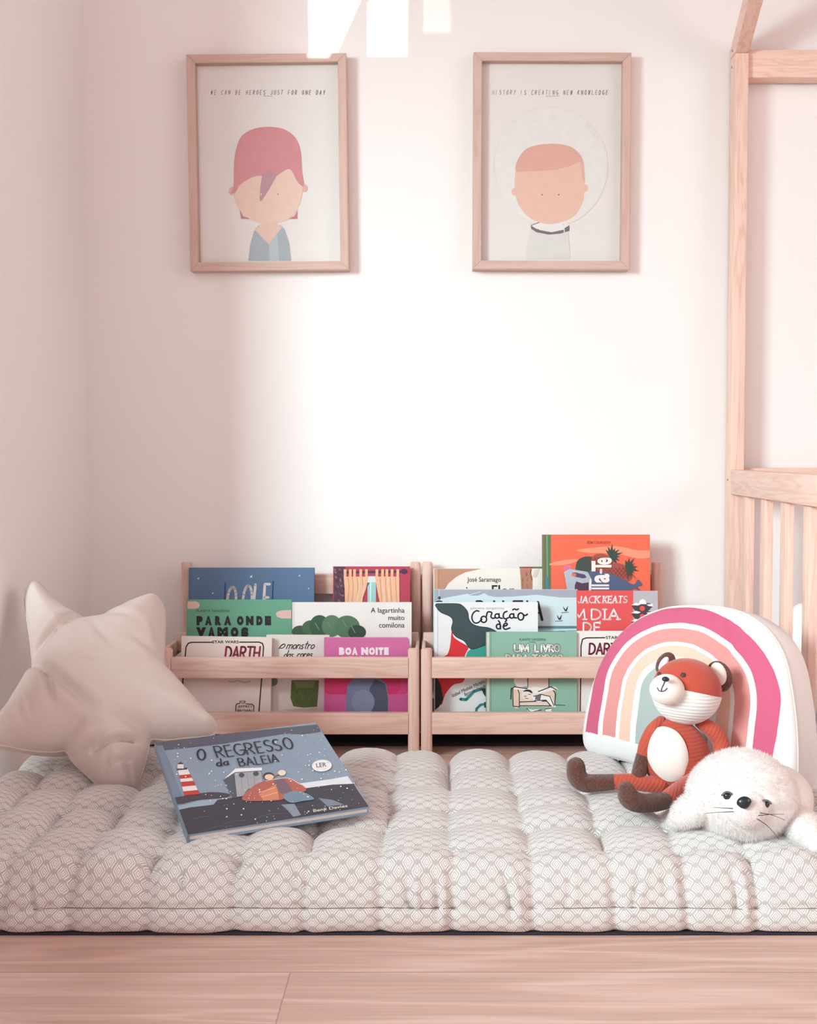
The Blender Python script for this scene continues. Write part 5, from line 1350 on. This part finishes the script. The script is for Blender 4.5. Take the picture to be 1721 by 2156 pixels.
# seal
SY = 1.505
soff = onY(1563, 1768, SY)
seal = empty('seal_plush', soff, 'white fluffy plush seal pup lying in front of the rainbow cushion', 'soft toy')
M_SEAL = plush('#f7f3f2', 'white_faux_fur', 160, 0.6, 0.02, 0.003); M_SEAL.node_tree.nodes['Principled BSDF'].inputs['Sheen Weight'].default_value = 0.2
es = Ell(1563, 1676, SY, 116, 97, 100, 3)
def sealhead(V):
    V = V.copy(); z = V[:, 2]; V[:, 0] *= np.where(z > 0, 1 - 0.10 * z * z, 1 - 0.06 * z * z)
    # brow fold over the eyes
    br = np.exp(-((z - 0.16) / 0.10) ** 2) * np.clip(-V[:, 1], 0, 1); V[:, 1] -= 0.05 * br
    soc = np.exp(-((z + 0.04) / 0.10) ** 2) * np.clip(-V[:, 1], 0, 1) * np.exp(-((np.abs(V[:, 0]) - 0.36) / 0.16) ** 2); V[:, 1] += 0.09 * soc
    for x0_, dp in ((0.42, 0.05), (0.56, 0.04), (0.30, 0.03)):
        V[:, 1] += dp * np.exp(-((V[:, 0] - x0_ - 0.12 * z) / 0.045) ** 2) * np.clip(-V[:, 1], 0, 1) * np.clip(np.sin(np.pi * np.clip((z - 0.05) / 0.7, 0, 1)), 0, 1)
    V *= (1 + 0.018 * np.array([mnoise.noise(Vector(p * 5.5)) for p in V]))[:, None]
    return V
fur_src = []
v_, f_ = es.geo(120, 80, sealhead); link_mesh('head', v_ - soff, f_, M_SEAL, seal, smooth=True); fur_src.append((v_, f_, 0.0050))
ebd = Ell(1630, 1680, SY + 0.062, 82, 70, 104, 0, -10)
v_, f_ = ebd.geo(64, 40); link_mesh('body', v_ - soff, f_, M_SEAL, seal, smooth=True)
emz = Ell(1572, 1702, SY - 0.050, 46, 43, 34, -8)
v_, f_ = emz.geo(56, 36, lambda V: V * (1 + 0.03 * np.array([mnoise.noise(Vector(p * 3)) for p in V]))[:, None])
link_mesh('muzzle', v_ - soff, f_, plush('#ece5e3', 'short_white_pile', 260, 0.7, 0.03, 0.0015), seal, smooth=True); fur_src.append((v_, f_, 0.0017))
en = Ell(1567.5, 1690, SY - 0.071, 16, 13.5, 10, -12)
def nose_shape(V):
    V = V.copy(); V[:, 0] *= 1 - 0.30 * np.clip(-V[:, 2], 0, 1); return V
v_, f_ = en.geo(32, 20, nose_shape); link_mesh('nose', v_ - soff, f_, plain('#1d232c', 0.28, 0.3, 500, 0.6, name='navy_leather_nose'), seal, smooth=True)
M_SE = plain('#23242c', 0.12, 0.1, 50, 0.8, name='dark_glass_eye')
eyes = []
for (x, y, rx, ry, rr) in ((1532, 1675.5, 9.5, 9, -12), (1612, 1693, 10, 9, -18)):
    q, n_ = es.hit(x, y, 0.0); e = Ell(x, y, q[1], rx, ry, 8, rr); eyes.append(e.c); v_, f_ = e.geo(24, 16)
    eo = link_mesh('eye', v_ - soff, f_, M_SE, seal, smooth=True)
    lid = [onY(x - rx - 2, y - 1, q[1] - 0.002), onY(x - rx * .4, y - ry * .85, q[1] - 0.005), onY(x + rx * .5, y - ry * .80, q[1] - 0.005), onY(x + rx + 2, y - 1, q[1] - 0.002)]
    lp = catmull(lid, 5); vs, fs = tube_geo(lp, [0.0012] * len(lp), 8); link_mesh('eyelid', np.array(vs) - soff, fs, plush('#6f6a70', 'grey_lash', 300, 0.5, 0.2), eo, smooth=True)
M_WH = plain('#3a3638', 0.4, 0.05, 60, name='dark_whisker')
for w in ([(1543, 1702, -.063), (1520, 1701, -.066), (1504, 1700.5, -.064)], [(1545, 1709, -.066), (1518, 1710, -.07), (1487, 1712.5, -.066)], [(1590, 1718, -.066), (1620, 1715, -.07), (1652, 1714, -.066)],
          [(1594, 1710, -.066), (1626, 1716, -.07), (1654, 1727, -.066)], [(1592, 1722, -.066), (1618, 1740, -.072), (1641, 1767, -.07)]):
    lp = catmull([onY(x, y, SY + d) for x, y, d in w], 8); k = len(lp)
    vs, fs = tube_geo(lp, [0.00048 * (1 - 0.55 * i / k) for i in range(k)], 6); link_mesh('whisker', np.array(vs) - soff, fs, M_WH, seal, smooth=True)
def flipper(ctrl, sy=0.62):
    C = [tuple(onY(x, y, Y)) + (r * Y / F,) for x, y, Y, r in ctrl]; P, R = smooth_tube(C, 10); vs, fs = tube_geo(P, R, 30)
    vs = np.array(vs); nP = np.array(P)
    for i in range(len(vs)):
        j = np.argmin(np.linalg.norm(nP - vs[i], axis=1)); dz = vs[i] - nP[j]; vs[i] = nP[j] + dz * np.array([1, 1, sy])
    link_mesh('flipper', vs - soff, fs, M_SEAL, seal, smooth=True); fur_src.append((vs, [f for f in fs if len(f) == 4], 0.0050))
flipper([(1505, 1683, SY - 0.004, 36), (1480, 1694, SY - 0.012, 40), (1455, 1708, SY - 0.012, 40), (1435, 1722, SY - 0.012, 30), (1424, 1731, SY - 0.010, 18)], 0.72)
flipper([(1650, 1712, SY + 0.006, 34), (1680, 1732, SY - 0.014, 40), (1705, 1758, SY - 0.044, 37), (1722, 1780, SY - 0.068, 26)], 0.8)
def make_fur(src, count):
    rs = np.random.RandomState(11); vs = []; fs = []
    areas = []
    for v, f, ln in src:
        v = np.asarray(v); q = np.array([[p[0], p[1], p[2], p[-1]] for p in f]); a, b, c = v[q[:, 0]], v[q[:, 1]], v[q[:, 2]]
        ar = np.linalg.norm(np.cross(b - a, c - a), axis=1); areas.append((v, q, ar, ln))
    tot = sum(a[2].sum() for a in areas)
    for v, q, ar, ln in areas:
        k = int(count * ar.sum() / tot); pick = rs.choice(len(q), k, p=ar / ar.sum())
        a, b, c, d = (v[q[pick, i]] for i in range(4)); s_ = rs.rand(k, 1); t_ = rs.rand(k, 1)
        P = a * (1 - s_) * (1 - t_) + b * s_ * (1 - t_) + c * s_ * t_ + d * (1 - s_) * t_
        n = np.cross(b - a, c - a); n /= np.linalg.norm(n, axis=1, keepdims=True) + 1e-12
        ctr = v.mean(0); sg = np.sign(((P - ctr) * n).sum(1, keepdims=True)); n *= np.where(sg == 0, 1, sg)
        keep = (np.linalg.norm(P - emz.c, axis=1) > 0.0265) | (ln < 0.003)
        if ln < 0.003: keep &= np.linalg.norm(P - en.c, axis=1) > 0.0105
        for e_ in eyes: keep &= np.linalg.norm((P - e_) * np.array([1, 0.6, 1.25]), axis=1) > 0.0115
        P = P[keep]; n = n[keep]; k = len(P)
        clump = np.array([mnoise.noise_vector(Vector(p * 70)) for p in P])
        dirn = n * 0.75 + rs.randn(k, 3) * 0.25 + clump * 0.35 + np.array([0, -0.05, -0.35]); dirn /= np.linalg.norm(dirn, axis=1, keepdims=True)
        L_ = ln * (0.55 + 0.7 * rs.rand(k, 1)); sd = np.cross(dirn, rs.randn(k, 3)); sd /= np.linalg.norm(sd, axis=1, keepdims=True) + 1e-9
        wd = 0.00032
        base = len(vs); tri = np.stack([P - sd * wd, P + sd * wd, P + dirn * L_], 1).reshape(-1, 3); vs.extend(tri)
        fs.extend((base + 3 * i, base + 3 * i + 1, base + 3 * i + 2) for i in range(k))
    return vs, fs
vs, fs = make_fur(fur_src, 60000)
tF = NT('white_fur_strand'); tF.base(tF.mix(tF.noise(tF.coord(), 60, 2), lin('#f8f4f3'), lin('#fcfaf9'))); tF.rough(0.8); tF.spec(0.1)
trl = tF.n.new('ShaderNodeBsdfTranslucent'); trl.inputs[0].default_value = lin('#fbf6f4'); mxs = tF.n.new('ShaderNodeMixShader'); mxs.inputs[0].default_value = 0.6
tF.lk(tF.b.outputs[0], mxs.inputs[1]); tF.lk(trl.outputs[0], mxs.inputs[2]); tF.lk(mxs.outputs[0], tF.n['Material Output'].inputs[0])
fo = link_mesh('fur', np.array(vs) - soff, fs, tF.m, seal); fo['kind'] = 'stuff'
